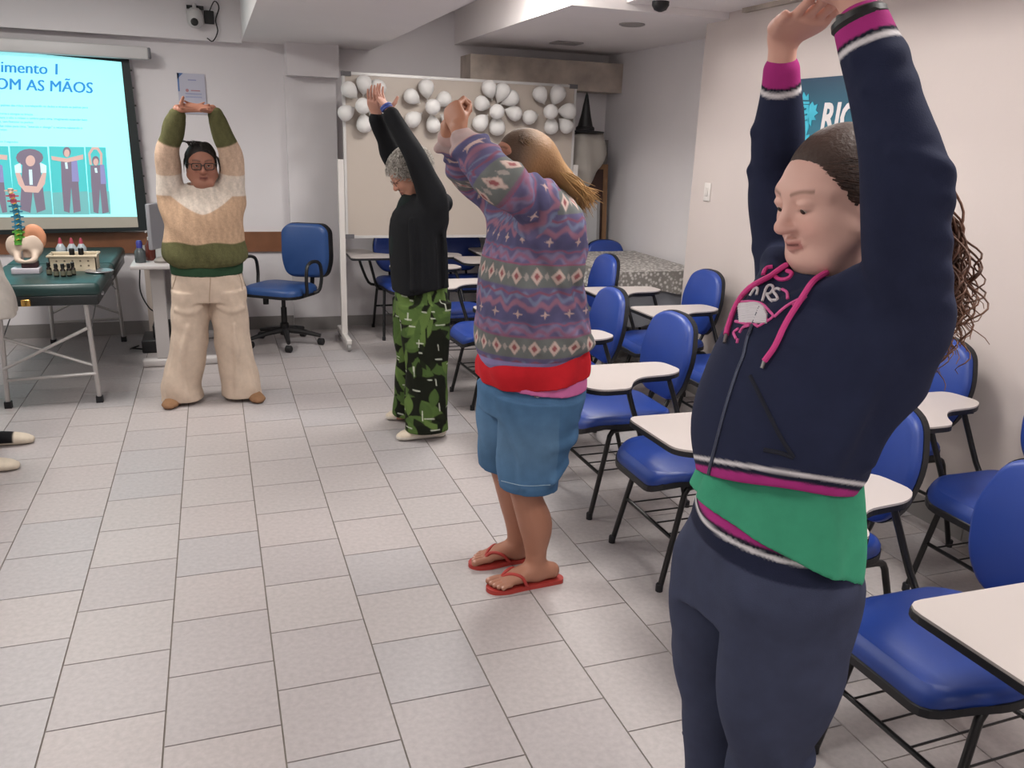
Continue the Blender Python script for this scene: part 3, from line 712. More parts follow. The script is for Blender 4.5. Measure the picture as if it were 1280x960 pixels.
# spine and pelvis model
p = on_table(36, 341); sm = empty('spine_model', (p.x, p.y, ZT)); tag(sm, 'coloured lower spine and pelvis model on a white stand', 'anatomical model')
M_bone = mat('bone', '#cdb9a8', .55); K = 1.05
box('stand', (-.085, -.055, 0), (.07, .055, .035), mat('stand_white', '#c9c3cc', .4), sm, .004)
MB().tube(curve([(-.02, .0, .035), (-.025, 0, .10), (-.02, 0, .16)]), .008, 8).build('rod', M_steel, sm)
cols = ['#5aa63a']*3+['#2f7f9e']*5+['#b5566a']*2+['#cdb9a8']
for k, c in enumerate(cols):
    z = .19+k*.031; x = -.035+.012*math.sin(k*.35)
    mb = MB().lathe([(.024-.0008*k, -.014), (.021-.0008*k, 0), (.024-.0008*k, .011), (.012, .0145)], (x, 0, z), 14); mb.box((x-.006, .015, z-.008), (x+.006, .042, z+.004)); mb.box((x-.034, .0, z-.005), (x+.034, .012, z+.004))
    mb.build('vertebra', mat('vert_'+c[1:], c, .5), sm)
mb = MB()
for k in range(10): mb.tube([(-.035+.012*math.sin(k*.35)-.004, -.02, .205+k*.031), (-.035+.012*math.sin(k*.35)+.012, -.026, .212+k*.031)], .003, 5)
mb.build('nerves', mat('nerve', '#c8a83e', .5), sm)
F = Field((-.13, -.1, .02), (.14, .1, .30), .006)
for s_ in (-1, 1):
    F.ell((.045 if s_ > 0 else -.055, .01, .165), (.055, .018, .07), k=.01); F.tube([(s_*.05, 0, .12, .02), (s_*.045, -.03, .085, .018), (s_*.012, -.045, .075, .012)], k=.015)
F.ell((0, .01, .15), (.035, .022, .05), k=.02); F.ell((0, -.03, .12), (.028, .05, .026), op='-', k=.01)
V, Q = F.mesh(2); link('pelvis', np_mesh('pelvis', V, Q), M_bone, sm)
F = Field((-.04, -.06, .1), (.15, .08, .34), .006); F.ell((.05, .02, .215), (.07, .022, .085), k=.01); F.ell((.045, -.012, .20), (.045, .02, .055), op='-', k=.01)
V, Q = F.mesh(2); link('ilium', np_mesh('ilium', V, Q), mat('orange_bone', '#cf8f6c', .5), sm)
box('base_dark', (-.03, -.04, .035), (.06, .04, .075), mat('maroon', '#40252a', .5), sm, .008)
# woven basket, tray and bottles
p = on_table(93, 338); bk = empty('basket', (p.x, p.y+.05, ZT)); tag(bk, 'cream plastic basket with holes on the green table', 'basket')
M_cream = mat('cream_plastic', '#cdbfa6', .45)
bw, bd, bh = .135, .085, .095
for lo, hi, nm in (((-bw, -bd, 0), (bw, bd, .006), 'bottom'), ((-bw, -bd, .004), (bw, -bd+.006, bh), 'side'), ((-bw, bd-.006, .004), (bw, bd, bh), 'side'), ((-bw, -bd, .004), (-bw+.006, bd, bh), 'side'), ((bw-.006, -bd, .004), (bw, bd, bh), 'side')): box(nm, lo, hi, M_cream, bk)
mb = MB().tube([(-bw-.006, -bd-.006, bh), (bw+.006, -bd-.006, bh), (bw+.006, bd+.006, bh), (-bw-.006, bd+.006, bh)], .008, 8, True); mb.build('rim', M_cream, bk)
mb = MB()
for i in range(5):
    for j in range(2): mb.lathe([(.006, -.001), (.006, .0005)], (-.09+.045*i, -bd-.0005, .035+.03*j), 8, 'y')
h_ = mb.build('holes', mat('hole_dark', '#6d6255', .8), bk); h_['kind'] = 'stuff'
tr = MB().lathe([(.07, 0), (.085, .008), (.082, .012), (.065, .006)], (p.x+.155, p.y-.085, ZT), 24).build('saucer', mat('dish', '#9a9a9e', .25, .6)); tag(tr, 'small metal dish beside the cream basket', 'dish')
def bottle(name, q, prof, cap, cb, cc, label, group=None, lab=None):
    e = empty(name, q); tag(e, label, 'bottle', group)
    MB().lathe(prof, (0, 0, 0), 14).build('body', mat('b_'+cb[1:], cb, .2), e); MB().lathe(cap, (0, 0, 0), 14).build('cap', mat('c_'+cc[1:], cc, .4), e)
    if lab: r, z0, z1, lc = lab; MB().lathe([(r, z0), (r, z1)], (0, 0, 0), 14).build('paper_label', mat('l_'+lc[1:], lc, .6), e)
    return e
sp_ = [(.001, 0), (.014, 0), (.015, .004), (.015, .042), (.008, .052), (.008, .056)]; sc_ = [(.011, .054), (.011, .078), (.009, .08)]
spots = [((62, 344), 'first of the row, next to the spine model'), ((71, 346), 'second of the row in front of the basket'), ((79.5, 346), 'third of the row in front of the basket'), ((87, 345.5), 'fourth of the row, half behind another'), ((92, 344), 'last of the row, nearest the metal dish')]
for (q, t) in spots: bottle('essential_oil_bottle', on_table(*q), sp_, sc_, '#1d1512', '#0c0c0e', 'small dark glass oil bottle, '+t, 'oil bottles on the green table', (.0155, .01, .036, '#6b6a58'))
for k, (dx, dy) in enumerate(((-.02, .0), (.03, .02))): bottle('oil_bottle', (p.x+dx+.01, p.y+.05+dy, ZT+.006), [(a*1.5, b*1.6) for a, b in sp_], [(a*1.5, b*1.6) for a, b in sc_], '#1c1614', '#0c0c0e', 'black capped dark bottle standing inside the cream basket', 'dark bottles in the basket')
for k, px in enumerate((77, 91, 103)):
    q = on_table(px, 318.5)
    bottle('dropper_bottle', q, [(.001, 0), (.03, 0), (.033, .005), (.033, .05), (.018, .075), (.014, .08)], [(.014, .08), (.012, .1), (.006, .12)], '#b7bfc4', '#b5485a', 'clear squat bottle with pink red tip behind the cream basket', 'clear bottles behind the basket')

# ================================================================== DESK
dk = empty('desk', (-.15, 6.33, 0)); tag(dk, 'light grey office desk on a T foot panel leg by the wall', 'desk')
M_dsk = mat('desk_grey', '#b9b4b3', .45)
box('worktop', (-.41, -.25, .715), (.17, .86, .74), M_dsk, dk, .004)
for y in (-.10, .72):
    box('leg', (-.30, y-.025, .06), (-.21, y+.025, .715), M_dsk, dk, .006); box('foot', (-.40, y-.035, 0), (.11, y+.035, .06), M_dsk, dk, .018)
box('modesty_panel', (-.262, -.07, .32), (-.247, .69, .7), M_dsk, dk)
box('side_panel', (-.405, .80, .0), (-.30, .84, .715), mat('beige_panel', '#b7aaa0', .6), dk)
MB().tube(curve([(-.36, -.1, .714), (-.37, -.12, .55), (-.33, -.06, .42), (-.29, .05, .36)], 18), .005, 6).build('cable', M_black, dk)
ups = empty('computer_box', (-.48, 6.78, 0)); tag(ups, 'black electronics box with cables on the floor under the desk', 'electronics')
box('body', (-.10, -.16, 0), (.16, .16, .10), M_black, ups, .01); box('front', (-.02, -.10, .10), (.14, .12, .20), M_black, ups, .01)
MB().tube(curve([(-.1, -.1, .02), (-.16, -.14, .04), (-.19, -.05, .015), (-.14, .05, .012)], 16), .006, 6).build('cable', M_black, ups)
mo = empty('monitor', (-.33, 6.42, .741)); tag(mo, 'computer monitor seen edge on at the back of the desk', 'monitor'); mo.rotation_euler = (0, 0, 1.15+PI)
MB().box((-.25, -.012, .09), (.25, .018, .40), .008).build('screen_housing', mat('monitor_grey', '#8f8f94', .4), mo); box('panel', (-.237, -.016, .105), (.237, -.011, .388), mat('monitor_glass', '#1c1d20', .2), mo)
MB().lathe([(.10, 0), (.10, .008), (.02, .014), (.018, .10)], (0, .02, 0), 20).build('stand', mat('monitor_grey', '#8f8f94', .4), mo)
zd = .7405
q = at_z(176, 328, zd); bottle('spray_bottle', q, [(.001, 0), (.034, 0), (.036, .006), (.036, .075), (.018, .10), (.015, .105)], [(.019, .10), (.021, .135), (.015, .15)], '#4d5355', '#3b3f8f', 'grey bottle with a violet blue cap on the desk corner')
q = at_z(189, 325, zd); e = bottle('pump_bottle', q, [(.001, 0), (.032, 0), (.034, .006), (.034, .10), (.02, .125), (.014, .14)], [(.015, .14), (.015, .16), (.006, .165), (.006, .20)], '#5a2a22', '#c8c4c2', 'brown red pump bottle with white nozzle on the desk')
MB().tube([(0, 0, .20), (-.02, -.02, .198)], .007, 8).build('nozzle', mat('c_c8c4c2', '#c8c4c2', .4), e)
q = at_z(203, 328, zd); o = MB().lathe([(.001, 0), (.05, 0), (.055, .02), (.04, .04), (.015, .048), (.001, .05)], q, 20).build('computer_mouse', mat('mouse', '#8c8680', .5)); o.scale = (1, 1, .8); o.location.z = .15; tag(o, 'grey rounded mouse lying on the desk edge', 'mouse')
o.location = q; o.data.transform(Matrix.Translation(-q))

# ================================================================== OFFICE CHAIR
oc = empty('office_chair', (.47, 6.72, 0), 0); tag(oc, 'blue office swivel chair with black loop arms and star base', 'office chair')
M_ob = mat('office_blue', '#2a4a80', .42, bump=.02, bscale=100)
for k in range(5):
    a = 2*PI*k/5+.32; ca, sa = math.cos(a), math.sin(a)
    lg = MB().tube([(.03*ca, .03*sa, .12), (.15*ca, .15*sa, .105), (.285*ca, .285*sa, .075)], [.028, .022, .015], 8).build('base_leg', M_black, oc)
    MB().lathe([(.024, -.022), (.028, -.018), (.028, .018), (.024, .022)], (.285*ca, .285*sa, .028), 14, 'x').build('caster', M_black, lg)
MB().lathe([(.036, .08), (.034, .17), (.024, .18), (.022, .30), (.016, .30), (.016, .39)], (0, 0, 0), 16).build('gas_lift', M_black, oc)
box('mechanism', (-.09, -.09, .385), (.11, .09, .415), M_black, oc, .008); MB().lathe([(.022, 0), (.022, -.075)], (-.12, -.06, .40), 12).build('tilt_knob', M_black, oc)
so = rounded([(-.25, -.24), (.23, -.24), (.24, .2), (-.24, .2)], .13, 6)
MB().plate(so, .425, .485, None, .03).build('seat', M_ob, oc); MB().plate([(x*1.01, y*1.01) for x, y in so], .408, .43).build('seat_shell', M_black, oc)
ob = empty('tmp', (0, 0, 0)); bpy.data.objects.remove(ob)
yb_ = .17; ra_ = .38
def To(x, y, z): xr = x*math.cos(ra_)-(.0-z)*math.sin(ra_)*0; return (.13+x*math.cos(ra_)+z*math.sin(ra_)*-1, .18+x*-math.sin(ra_)*-1*.55-z, y+.0)
bo = rounded([(-.15, .53), (-.19, .66), (-.185, .90), (-.13, .95), (.13, .95), (.185, .90), (.19, .66), (.15, .53)], .09, 6)
b_o = MB().plate(bo, .0, .055, lambda x, y, z: To(x, y, z), .025).build('backrest', M_ob, oc); MB().plate([(x*1.03, .78+(y-.78)*1.02) for x, y in bo], -.025, .012, lambda x, y, z: To(x, y, z)).build('back_shell', M_black, b_o)
MB().tube(curve([(.05, .05, .40), (.12, .20, .41), (.135, .225, .50), (.135, .21, .68)], 12), .02, 8, flat=(0, 1, 0)).build('back_bar', M_black, oc)
for s_, pts in ((1, [(.18, -.08, .425), (.265, -.1, .44), (.285, -.13, .55), (.285, -.11, .655), (.285, -.02, .685), (.285, .08, .655), (.285, .105, .55), (.27, .08, .44), (.2, .05, .425)]), (-1, [(-.18, -.08, .425), (-.265, -.1, .44), (-.285, -.13, .55), (-.285, -.11, .655), (-.285, -.02, .685), (-.285, .08, .655), (-.285, .105, .55), (-.27, .08, .44), (-.2, .05, .425)])):
    MB().tube(curve(pts, 36), .0135, 8).build('armrest', M_black, oc)
oc.rotation_euler = (0, 0, -.62)

# ================================================================== PEOPLE
# every figure is built in its own frame: x forward, y to its left, z up
M_skin = mat('skin', '#b07f6d', .5, bump=.03, bscale=300, attr=True, spec=.35)
M_cloth = mat('cloth_attr', '#808080', .9, bump=.10, bscale=420, var=.06, vscale=30, attr=True, spec=.2)
M_knit = mat('knit_attr', '#808080', .95, bump=.35, bscale=170, var=.10, vscale=90, attr=True, spec=.15)
M_hair = mat('hair_attr', '#808080', .62, bump=.25, bscale=150, attr=True)
M_eyew = mat('eye_white', '#a2948c', .3); M_iris = mat('eye_iris', '#2b1a12', .15)
def rotm(pitch, yaw, roll=0):
    """head frame: pitch>0 looks down, yaw>0 turns to its left"""
    cp, sp2 = math.cos(pitch), math.sin(pitch); cy, sy = math.cos(yaw), math.sin(yaw); cr, sr = math.cos(roll), math.sin(roll)
    Rp = np.array([[cp, 0, sp2], [0, 1, 0], [-sp2, 0, cp]]); Rz = np.array([[cy, -sy, 0], [sy, cy, 0], [0, 0, 1]]); Rx = np.array([[1, 0, 0], [0, cr, -sr], [0, sr, cr]])
    return Rz@Rp@Rx
class Head:
    def __init__(s, c, pitch, yaw=0, roll=0, k=1.0): s.c = np.array(c, float); s.R = rotm(pitch, yaw, roll); s.kv = np.ones(3)*np.array(k); s.k = float(s.kv.mean())
    def P(s, *p): return s.c+s.R@(np.array(p, float)*s.kv)
    def inv(s, V): return ((V-s.c)@s.R)/s.kv
    def build(s, h, skin, lips, brow, neck, fat=0.0, browth=.0045, lidz=.0065):
        lo, hi = s.c-.19*s.k-.05, s.c+.19*s.k+.03; lo[2] -= .07
        F = Field(lo, hi, h); k = s.k; P = s.P; R = s.R
        E = lambda c, r, kk=.02, op='+': F.ell(P(*c), [q*w for q, w in zip(r, s.kv)], R, kk*k, op)
        T = lambda st, kk=.012, op='+', side=(0,1,0): F.tube([tuple(P(*q[:3]))+tuple(x*k for x in q[3:]) for q in st], tuple(R@np.array(side, float)), kk*k, op)
        E((-.018, 0, .035), (.098, .076, .088)); E((.025, 0, .01), (.068, .064, .085), .03)
        E((.030, 0, -.052), (.056, .052+fat*.6, .062+fat*.3), .03); E((.068, 0, -.098), (.024, .026, .020), .025)
        for s_ in (1, -1):
            E((.048, .040*s_, -.028), (.034, .026+fat*.4, .034), .025)                        # cheek
            T([(.02, .058*s_, -.055, .020+fat*.5), (.055, .032*s_, -.095, .016+fat*.3)], .03)  # jaw line
            T([(.078, .012*s_, .035, .011), (.074, .040*s_, .035, .010), (.056, .056*s_, .026, .009)], .02)  # brow ridge
            E((.104, .031*s_, .010), (.020, .019, .0145), .014, '-')                          # eye socket
            E((.0755, .032*s_, .0085), (.0150, .0165, .0130), .004); E((.0780, .032*s_, .0085+lidz), (.0165, .0175, .0105), .003)   # lids
            E((.094, .0125*s_, -.030), (.0115, .009, .008), .008)                             # nostril wing
            E((-.008, .076*s_, -.004), (.017, .009, .031), .006); E((.002, .083*s_, .0), (.009, .006, .016), .004, '-'); E((-.004, .078*s_, -.033), (.009, .007, .010), .006)
        T([(.083, 0, .026, .008), (.098, 0, -.004, .0095), (.110, 0, -.024, .0125)], .012); E((.105, 0, -.030), (.012, .013, .0095), .008)
        T([(.083, .022, -.061, .0045), (.0935, .008, -.0575, .0068), (.0955, 0, -.0585, .006), (.0935, -.008, -.0575, .0068), (.083, -.022, -.061, .0045)], .006)
        T([(.082, .019, -.065, .005), (.0925, 0, -.0715, .0078), (.082, -.019, -.065, .005)], .006)
        T([(.094, .018, -.0635, .002), (.104, 0, -.0642, .0026), (.094, -.018, -.0635, .002)], .003, '-')
        n0 = P(-.02, 0, -.03); F.tube([tuple(n0)+(.054*k,), tuple((n0+np.array(neck))/2)+(.054*k,), tuple(neck)+(.062*k,)], k=.03*k)
        if fat: T([(.05, .03, -.108, .016), (.055, 0, -.116, .02), (.05, -.03, -.108, .016)], .03)
        V, Q = F.mesh(1); L = s.inv(V); C = flatcol(V, skin)*(1+.05*vnoise(V, 60, 3))[:, None]
        red = np.exp(-(((L[:, 0]-.11)/.02)**2+(L[:, 1]/.018)**2+((L[:, 2]+.028)/.018)**2))*.3+np.exp(-(((np.abs(L[:, 1])-.042)/.02)**2+((L[:, 2]+.03)/.022)**2))*(L[:, 0] > .03)*.18
        C = C*(1-red[:, None]*np.array([0, .38, .38])[None])
        zl = -.0645; lipm = (L[:, 0] > .078)*np.exp(-((L[:, 2]-zl)/.0105)**4)*(np.abs(L[:, 1]) < .0225); C = mixc(C, lipm*.75, lips)
        gap = (L[:, 0] > .08)*np.exp(-((L[:, 2]+.0640)/.0022)**2)*(np.abs(L[:, 1]) < .019); C = mixc(C, gap*.85, '#3a1a18')
        ay = np.abs(L[:, 1]); zb = .0335+.006*np.sin(np.clip((ay-.014)/.036, 0, 1)*2.3)
        bw = (L[:, 0] > .04)*(ay > .012)*(ay < .054)*np.exp(-((L[:, 2]-zb)/browth)**2); C = mixc(C, bw*.65, brow)
        lid = (L[:, 0] > .06)*np.exp(-(((ay-.032)/.016)**4))*np.exp(-((L[:, 2]-.0175)/.0028)**2); C = mixc(C, lid*0, '#3b2620'); eo = (L[:, 0] > .07)*np.exp(-((ay-.032)/.0135)**4)*np.exp(-((L[:, 2]-.001-(lidz-.0065))/.0030)**2); C = mixc(C, eo*.6, '#3b2620')
        return V, Q, C
    def eyes(s, parent, down=0.0, lid=.5):
        for s_ in (1, -1):
            c = s.P(.0765, .032*s_, .0085)
            e = MB(); e.lathe([(.0145*s.k*math.sin(t*PI/10)+1e-5, -.0145*s.k*math.cos(t*PI/10)) for t in range(11)], (0, 0, 0), 16); o = e.build('eye', M_eyew, parent, c)
            d = s.R@np.array([math.cos(down), 0, -math.sin(down)]); q = d*.0118*s.k
            i = MB(); i.lathe([(.0062*s.k*math.sin(t*PI/8)+1e-5, -.0045*s.k*math.cos(t*PI/8)) for t in range(9)], (0, 0, 0), 14)
            io = i.build('iris', M_iris, o, Vector(q)); io.rotation_euler = Vector(d).to_track_quat('Z', 'Y').to_euler()
def nrm(v): v = np.array(v, float); return v/np.linalg.norm(v)
def add_hand(F, wrist, axis, normal, thumb, curls=(.25, .3, .3), size=1.0, spread=.12, tcurl=.3, fcurl=None, tdir=None, ext=.05):
    """thumb: direction of the thumb side; normal: where the palm faces"""
    a = nrm(axis); n = np.array(normal, float); n = nrm(n-a*(a@n)); t = np.array(thumb, float); l = nrm(np.cross(n, a)); l = l if l@t > 0 else -l
    w_ = np.array(wrist, float); S = size
    p = lambda x, y, z=0: w_+(a*x+l*y+n*z)*S
    tp = lambda q, r, r2=None: tuple(q)+((r*S,) if r2 is None else (r*S, r2*S))
    F.tube([tp(p(-ext, 0), .025, .020), tp(p(0, 0), .027, .019), tp(p(.03, 0), .036, .016), tp(p(.065, 0), .041, .0145), tp(p(.09, 0), .036, .012)], l, .012*S)
    F.ell(p(.03, .024, .008), (.026*S, .016*S, .014*S), np.stack([a, l, n], 1), .014*S)
    bx = [(.092, .030), (.097, .010), (.093, -.010), (.084, -.028)]; ln = [(.040, .024, .020), (.044, .027, .021), (.041, .025, .020), (.032, .019, .018)]; rd = [.0088, .0092, .0088, .0076]
    for i in range(4):
        c = (fcurl[i] if fcurl else curls); q = p(*bx[i]); d = nrm(a+l*spread*(1.5-i)*.6); pts = [tp(q-d*.015*S, rd[i])]; ang = 0
        for j in range(3):
            ang += c[j]; dd = d*math.cos(ang)+n*math.sin(ang); q = q+dd*ln[i][j]*S; pts.append(tp(q, rd[i]*(1-.11*(j+1))))
        for j in range(3): F.tube([pts[j], pts[j+1]], k=.004*S)
    d1 = nrm(a*.62+l*.68+n*.35) if tdir is None else nrm(tdir); q0 = p(.022, .026, .006); q1 = q0+d1*.042*S; d2 = nrm(d1+a*tcurl); q2 = q1+d2*.030*S
    F.tube([tp(q0, .0125), tp(q1, .0105)], k=.008*S); F.tube([tp(q1, .0105), tp(q2, .0085)], k=.004*S)
def skin_mesh(F, skin, sm=1, nails=None):
    V, Q = F.mesh(sm); return V, Q, flatcol(V, skin)*(1+.06*vnoise(V, 70, 5))[:, None]
def strands(paths, r, n=5):
    """many thin tapered tubes as numpy quads"""
    Vs, Qs, k = [], [], 0
    for P in paths:
        P = np.asarray(P); N = len(P); T = np.gradient(P, axis=0); T /= np.linalg.norm(T, axis=1)[:, None]+1e-9
        u = np.cross(T, [.3, .8, .52]); u /= np.linalg.norm(u, axis=1)[:, None]; v = np.cross(T, u); t = np.linspace(0, 1, N); rr = r*(1-.75*t**3)
        a = np.arange(n)*2*PI/n
        Vs.append((P[:, None]+(u[:, None]*np.cos(a)[None, :, None]+v[:, None]*np.sin(a)[None, :, None])*rr[:, None, None]).reshape(-1, 3))
        i, j = np.meshgrid(np.arange(N-1), np.arange(n), indexing='ij'); Qs.append(np.stack([i*n+j, i*n+(j+1) % n, (i+1)*n+(j+1) % n, (i+1)*n+j], -1).reshape(-1, 4)+k); k += N*n
    return np.vstack(Vs), np.vstack(Qs)
def person(loc, rz, label):
    e = empty('person', (loc[0], loc[1], 0), rz); tag(e, label, 'person'); return e
def put(name, VQC, m, parent): V, Q, C = VQC; return link(name, np_mesh(name, V, Q, C), m, parent)
def folds(amp, *waves):
    def fn(X, Y, Z):
        o = 0
        for (fx, fy, fz, ph, wa) in waves: o = o+wa*np.sin(X*fx+Y*fy+Z*fz+ph+1.2*np.sin(Z*13+ph*2+Y*9))
        return amp*o
    return fn
def bvh_of(o):
    me = o.data; mw = o.matrix_world
    return BVHTree.FromPolygons([mw@v.co for v in me.vertices], [tuple(p.vertices) for p in me.polygons])
def hit(bv, px, py):
    d = ray(px, py).normalized(); h, n, i, dd = bv.ray_cast(CAMP, d); return h, n
def draped(bv, inv, pts, off=.003, n=24):
    """polyline of pixels laid on a surface, returned in the parent's frame"""
    out = []
    for q in catmull([(x, y, 0) for x, y in pts], n):
        h, nn = hit(bv, q[0], q[1])
        if h is not None: out.append(inv@(h+nn*off))
    return out

def band(x, lo, hi, w=.0035):
    return np.clip((x-lo)/w+.5, 0, 1)*np.clip((hi-x)/w+.5, 0, 1)
# ------------------------------------------------------------------ 1. woman in navy tracksuit (foreground)
def woman_navy():
    sk = '#ddb2a4'; U = 1.08
    Z = lambda z: CH+(z-CH)*U
    J = lambda a, b, z: np.array((a*U, b*U, Z(z)))
    fr = .95
    def T(F, st, f=None, **k): F.tube([tuple(J(*q[:3]))+tuple(r*(f or fr) for r in q[3:]) for q in st], **k)
    W = person((.972, 1.21), PI, 'woman in navy tracksuit and green shirt stretching clasped hands overhead, eyes lowered')
    ls, le, lw = J(-.085, .150, 1.405), J(.002, .185, 1.628), J(.040, .108, 1.812)
    rs, re_, rw = J(-.090, -.145, 1.40), J(-.072, -.190, 1.60), J(-.012, -.135, 1.772)
    F = Field((-.34, -.36, 0), (.32, .36, 1.88), .012)
    T(F, [(-.02, 0, .90, .135, .10), (-.01, 0, .95, .150, .120), (-.005, 0, 1.05, .142, .114), (-.01, 0, 1.2, .14, .10), (-.05, 0, 1.36, .135, .085), (-.055, 0, 1.44, .06, .055)], k=.03)
    for s_ in (1, -1): F.tube([(0, .085*s_, .80, .08), (.0, .095*s_, .45, .05), (-.03, .1*s_, .08, .035)], k=.03); F.tube([(-.05, .1*s_, .05, .034), (.10, .11*s_, .03, .036, .026)], k=.03)
    for a, b, c in ((ls, le, lw), (rs, re_, rw)): F.tube([tuple(a)+(.045,), tuple(b)+(.036,), tuple(c)+(.026,)], k=.03)
    parts = [skin_mesh(F, sk, 1)]
    H = Head(J(-.044, 0, 1.572), .24, -.04, .02, (.985, 1.02, .885))
    parts.append(H.build(.0026, sk, '#b8716c', '#6d4d3f', J(-.065, 0, 1.41), fat=.012, browth=.0038, lidz=.0078))
    F = Field((-.12, -.24, 1.72), (.18, .24, 2.0), .0033)
    F.tube([tuple(rw*.75+re_*.25)+(.026,), tuple(rw)+(.0255,), tuple(rw+np.array((.012, .012, .06)))+(.027, .022)], k=.01)
    add_hand(F, rw+np.array((.012, .012, .055)), (.12, .95, .22), (-.1, -.2, .95), (1, .2, .2), size=.98, ext=.004, spread=.0, tdir=(.45, .85, .15), fcurl=[(.30, .5, .4), (.25, .45, .4), (.2, .4, .4), (.2, .35, .3)])
    F.tube([tuple(lw*.75+le*.25)+(.028,), tuple(lw)+(.028,), tuple(lw+np.array((.005, -.02, .05)))+(.028, .022)], k=.01)
    add_hand(F, lw+np.array((.008, -.02, .045)), (.0, -.93, .26), (.1, .3, .95), (1, -.2, .2), size=.98, ext=.004, fcurl=[(.35, .6, .4), (.3, .55, .4), (.3, .5, .4), (.3, .5, .3)])
    parts.append(skin_mesh(F, '#d4a392', 1))
    put('body', join(parts), M_skin, W); H.eyes(W, .55)
    # navy hooded jacket
    F = Field((-.32, -.34, .99), (.25, .34, 1.86), .0042)
    T(F, [(-.012, 0, 1.040, .158, .134), (-.010, 0, 1.085, .162, .138), (-.002, 0, 1.125, .178, .156), (-.000, 0, 1.20, .185, .154), (-.020, 0, 1.30, .182, .138), (-.05, 0, 1.385, .172, .118), (-.062, 0, 1.445, .115, .085)], k=.02, flat=True, e=2.2)
    for a, b, c, s_ in ((ls, le, lw, 1), (rs, re_, rw, -1)):
        rr = .94 if s_ > 0 else .86
        F.tube([tuple(a+np.array((.0, -.03*s_, -.10)))+(.078*rr,), tuple(a)+(.075*rr,), tuple((a+b)/2)+(.068*rr,), tuple(b)+(.062*rr,), tuple((b+c)/2)+(.053*rr,), tuple(c*.85+b*.15)+(.045*rr,), tuple(c)+(.042*rr,)], k=.045)
    T(F, [(-.03, .105, 1.452, .030), (-.125, .075, 1.452, .040), (-.155, 0, 1.445, .045), (-.125, -.075, 1.452, .040), (-.03, -.105, 1.452, .030)], k=.03)
    T(F, [(-.03, .095, 1.455, .024), (.04, .045, 1.415, .018), (.075, .008, 1.375, .012)], k=.02); T(F, [(-.03, -.095, 1.455, .024), (.04, -.045, 1.415, .018), (.075, -.008, 1.375, .012)], k=.02)
    T(F, [(-.06, 0, 1.52, .075), (-.05, 0, 1.44, .062)], k=.012, op='-')
    F.ell(J(.085, 0, 1.475), (.06, .045, .055), op='-', k=.02)
    for a, b, c, s_ in ((ls, le, lw, 1), (rs, re_, rw, -1)):
        for t, r in ((.1, .012), (.32, .009), (.55, .008), (.8, .010), (.97, .010)) if s_ > 0 else ((.2, .008), (.9, .008)):
            q = a*(1-t)+b*t; F.tube([tuple(q+np.array((-.060, .015*s_, -.015)))+(r,), tuple(q+np.array((-.01, .060*s_, .012)))+(r,), tuple(q+np.array((.052, .03*s_, .03)))+(r*.6,)], k=.02)
        for t, r in ((.25, .009), (.6, .008), (.82, .008)) if s_ > 0 else ((.5, .006),):
            q = b*(1-t)+c*t; F.tube([tuple(q+np.array((-.045, .0, .01)))+(r*.8,), tuple(q+np.array((-.005, .046*s_, -.006)))+(r,), tuple(q+np.array((.04, .02*s_, -.012)))+(r*.6,)], k=.018)
        T(F, [(-.10, .145*s_, 1.38, .016), (-.085, .155*s_, 1.28, .016), (-.05, .160*s_, 1.18, .008)], k=.03); T(F, [(-.03, .165*s_, 1.36, .012), (.0, .165*s_, 1.26, .012), (.03, .155*s_, 1.18, .008)], k=.03)
    F.plane((0, 0, Z(1.080)), (.24, .28, -1))
    F.disp(folds(.0022, (14, 10, 30, 0, 1), (-18, 22, 17, 1, .8), (30, -12, 9, 2, .5)))
    V, Q = F.mesh(2); C = flatcol(V, '#242940')
    onarm = np.zeros(len(V), bool)
    for a, b, c in ((ls, le, lw), (rs, re_, rw)):
        s, d, L = along(V, [a, b, c], 40); ax = nrm(c-b); e = -((V-c)@ax); m = (d < .085)*(V[:, 2] > 1.6)
        C = mixc(C, m*(e < .020), '#a8327c'); C = mixc(C, m*band(e, .020, .027), '#171927'); C = mixc(C, m*band(e, .027, .036), '#d6d2d4'); onarm |= (m > 0)*(e < .05)
    zz = V[:, 2]-.24*V[:, 0]-.28*V[:, 1]; z0 = Z(1.080); onarm |= V[:, 2] > 1.25
    C = mixc(C, band(zz, 0, z0+.016)*~onarm, '#a8327c'); C = mixc(C, band(zz, z0+.016, z0+.026)*~onarm, '#1a1d30'); C = mixc(C, band(zz, z0+.026, z0+.033)*~onarm, '#d6d2d4')
    hood = put('hooded_jacket', (V, Q, C), M_cloth, W)
    bpy.context.view_layer.update(); bv = bvh_of(hood); inv = W.matrix_world.inverted()
    M_pk = mat('pink_cord', '#d23c86', .7); M_tip = mat('cord_tip', '#8d8a88', .3, .9); M_zip = mat('zip_metal', '#4b5163', .4, .5)
    for pts, tip in (([(1048, 338), (1022, 352), (1000, 378), (982, 410), (970, 435), (958, 452)], (955, 461)), ([(988, 332), (965, 347), (940, 362), (924, 382), (914, 408), (911, 420)], (909, 430))):
        d = draped(bv, inv, pts, .006, 26)
        if len(d) > 3:
            MB().tube(d, .0052, 8).build('drawcord', M_pk, W)
            e = draped(bv, inv, [pts[-1], tip], .006, 3)
            if len(e) > 1: MB().tube(e, .0035, 8).build('cord_tip', M_tip, W)
    z = draped(bv, inv, [(950, 385), (936, 420), (930, 445), (922, 465), (909, 505), (897, 550), (888, 585), (886, 594)], .001, 30)
    if len(z) > 3: MB().tube(z, .0038, 6).build('zip', M_zip, W)
    for pts in ([(938, 470), (955, 505), (975, 545), (992, 572)], [(992, 572), (975, 566), (955, 562)]):
        d = draped(bv, inv, pts, .0005, 18)
        if len(d) > 2: MB().tube(d, .004, 6).build('pocket_seam', mat('seam_navy', '#161927', .9), W)
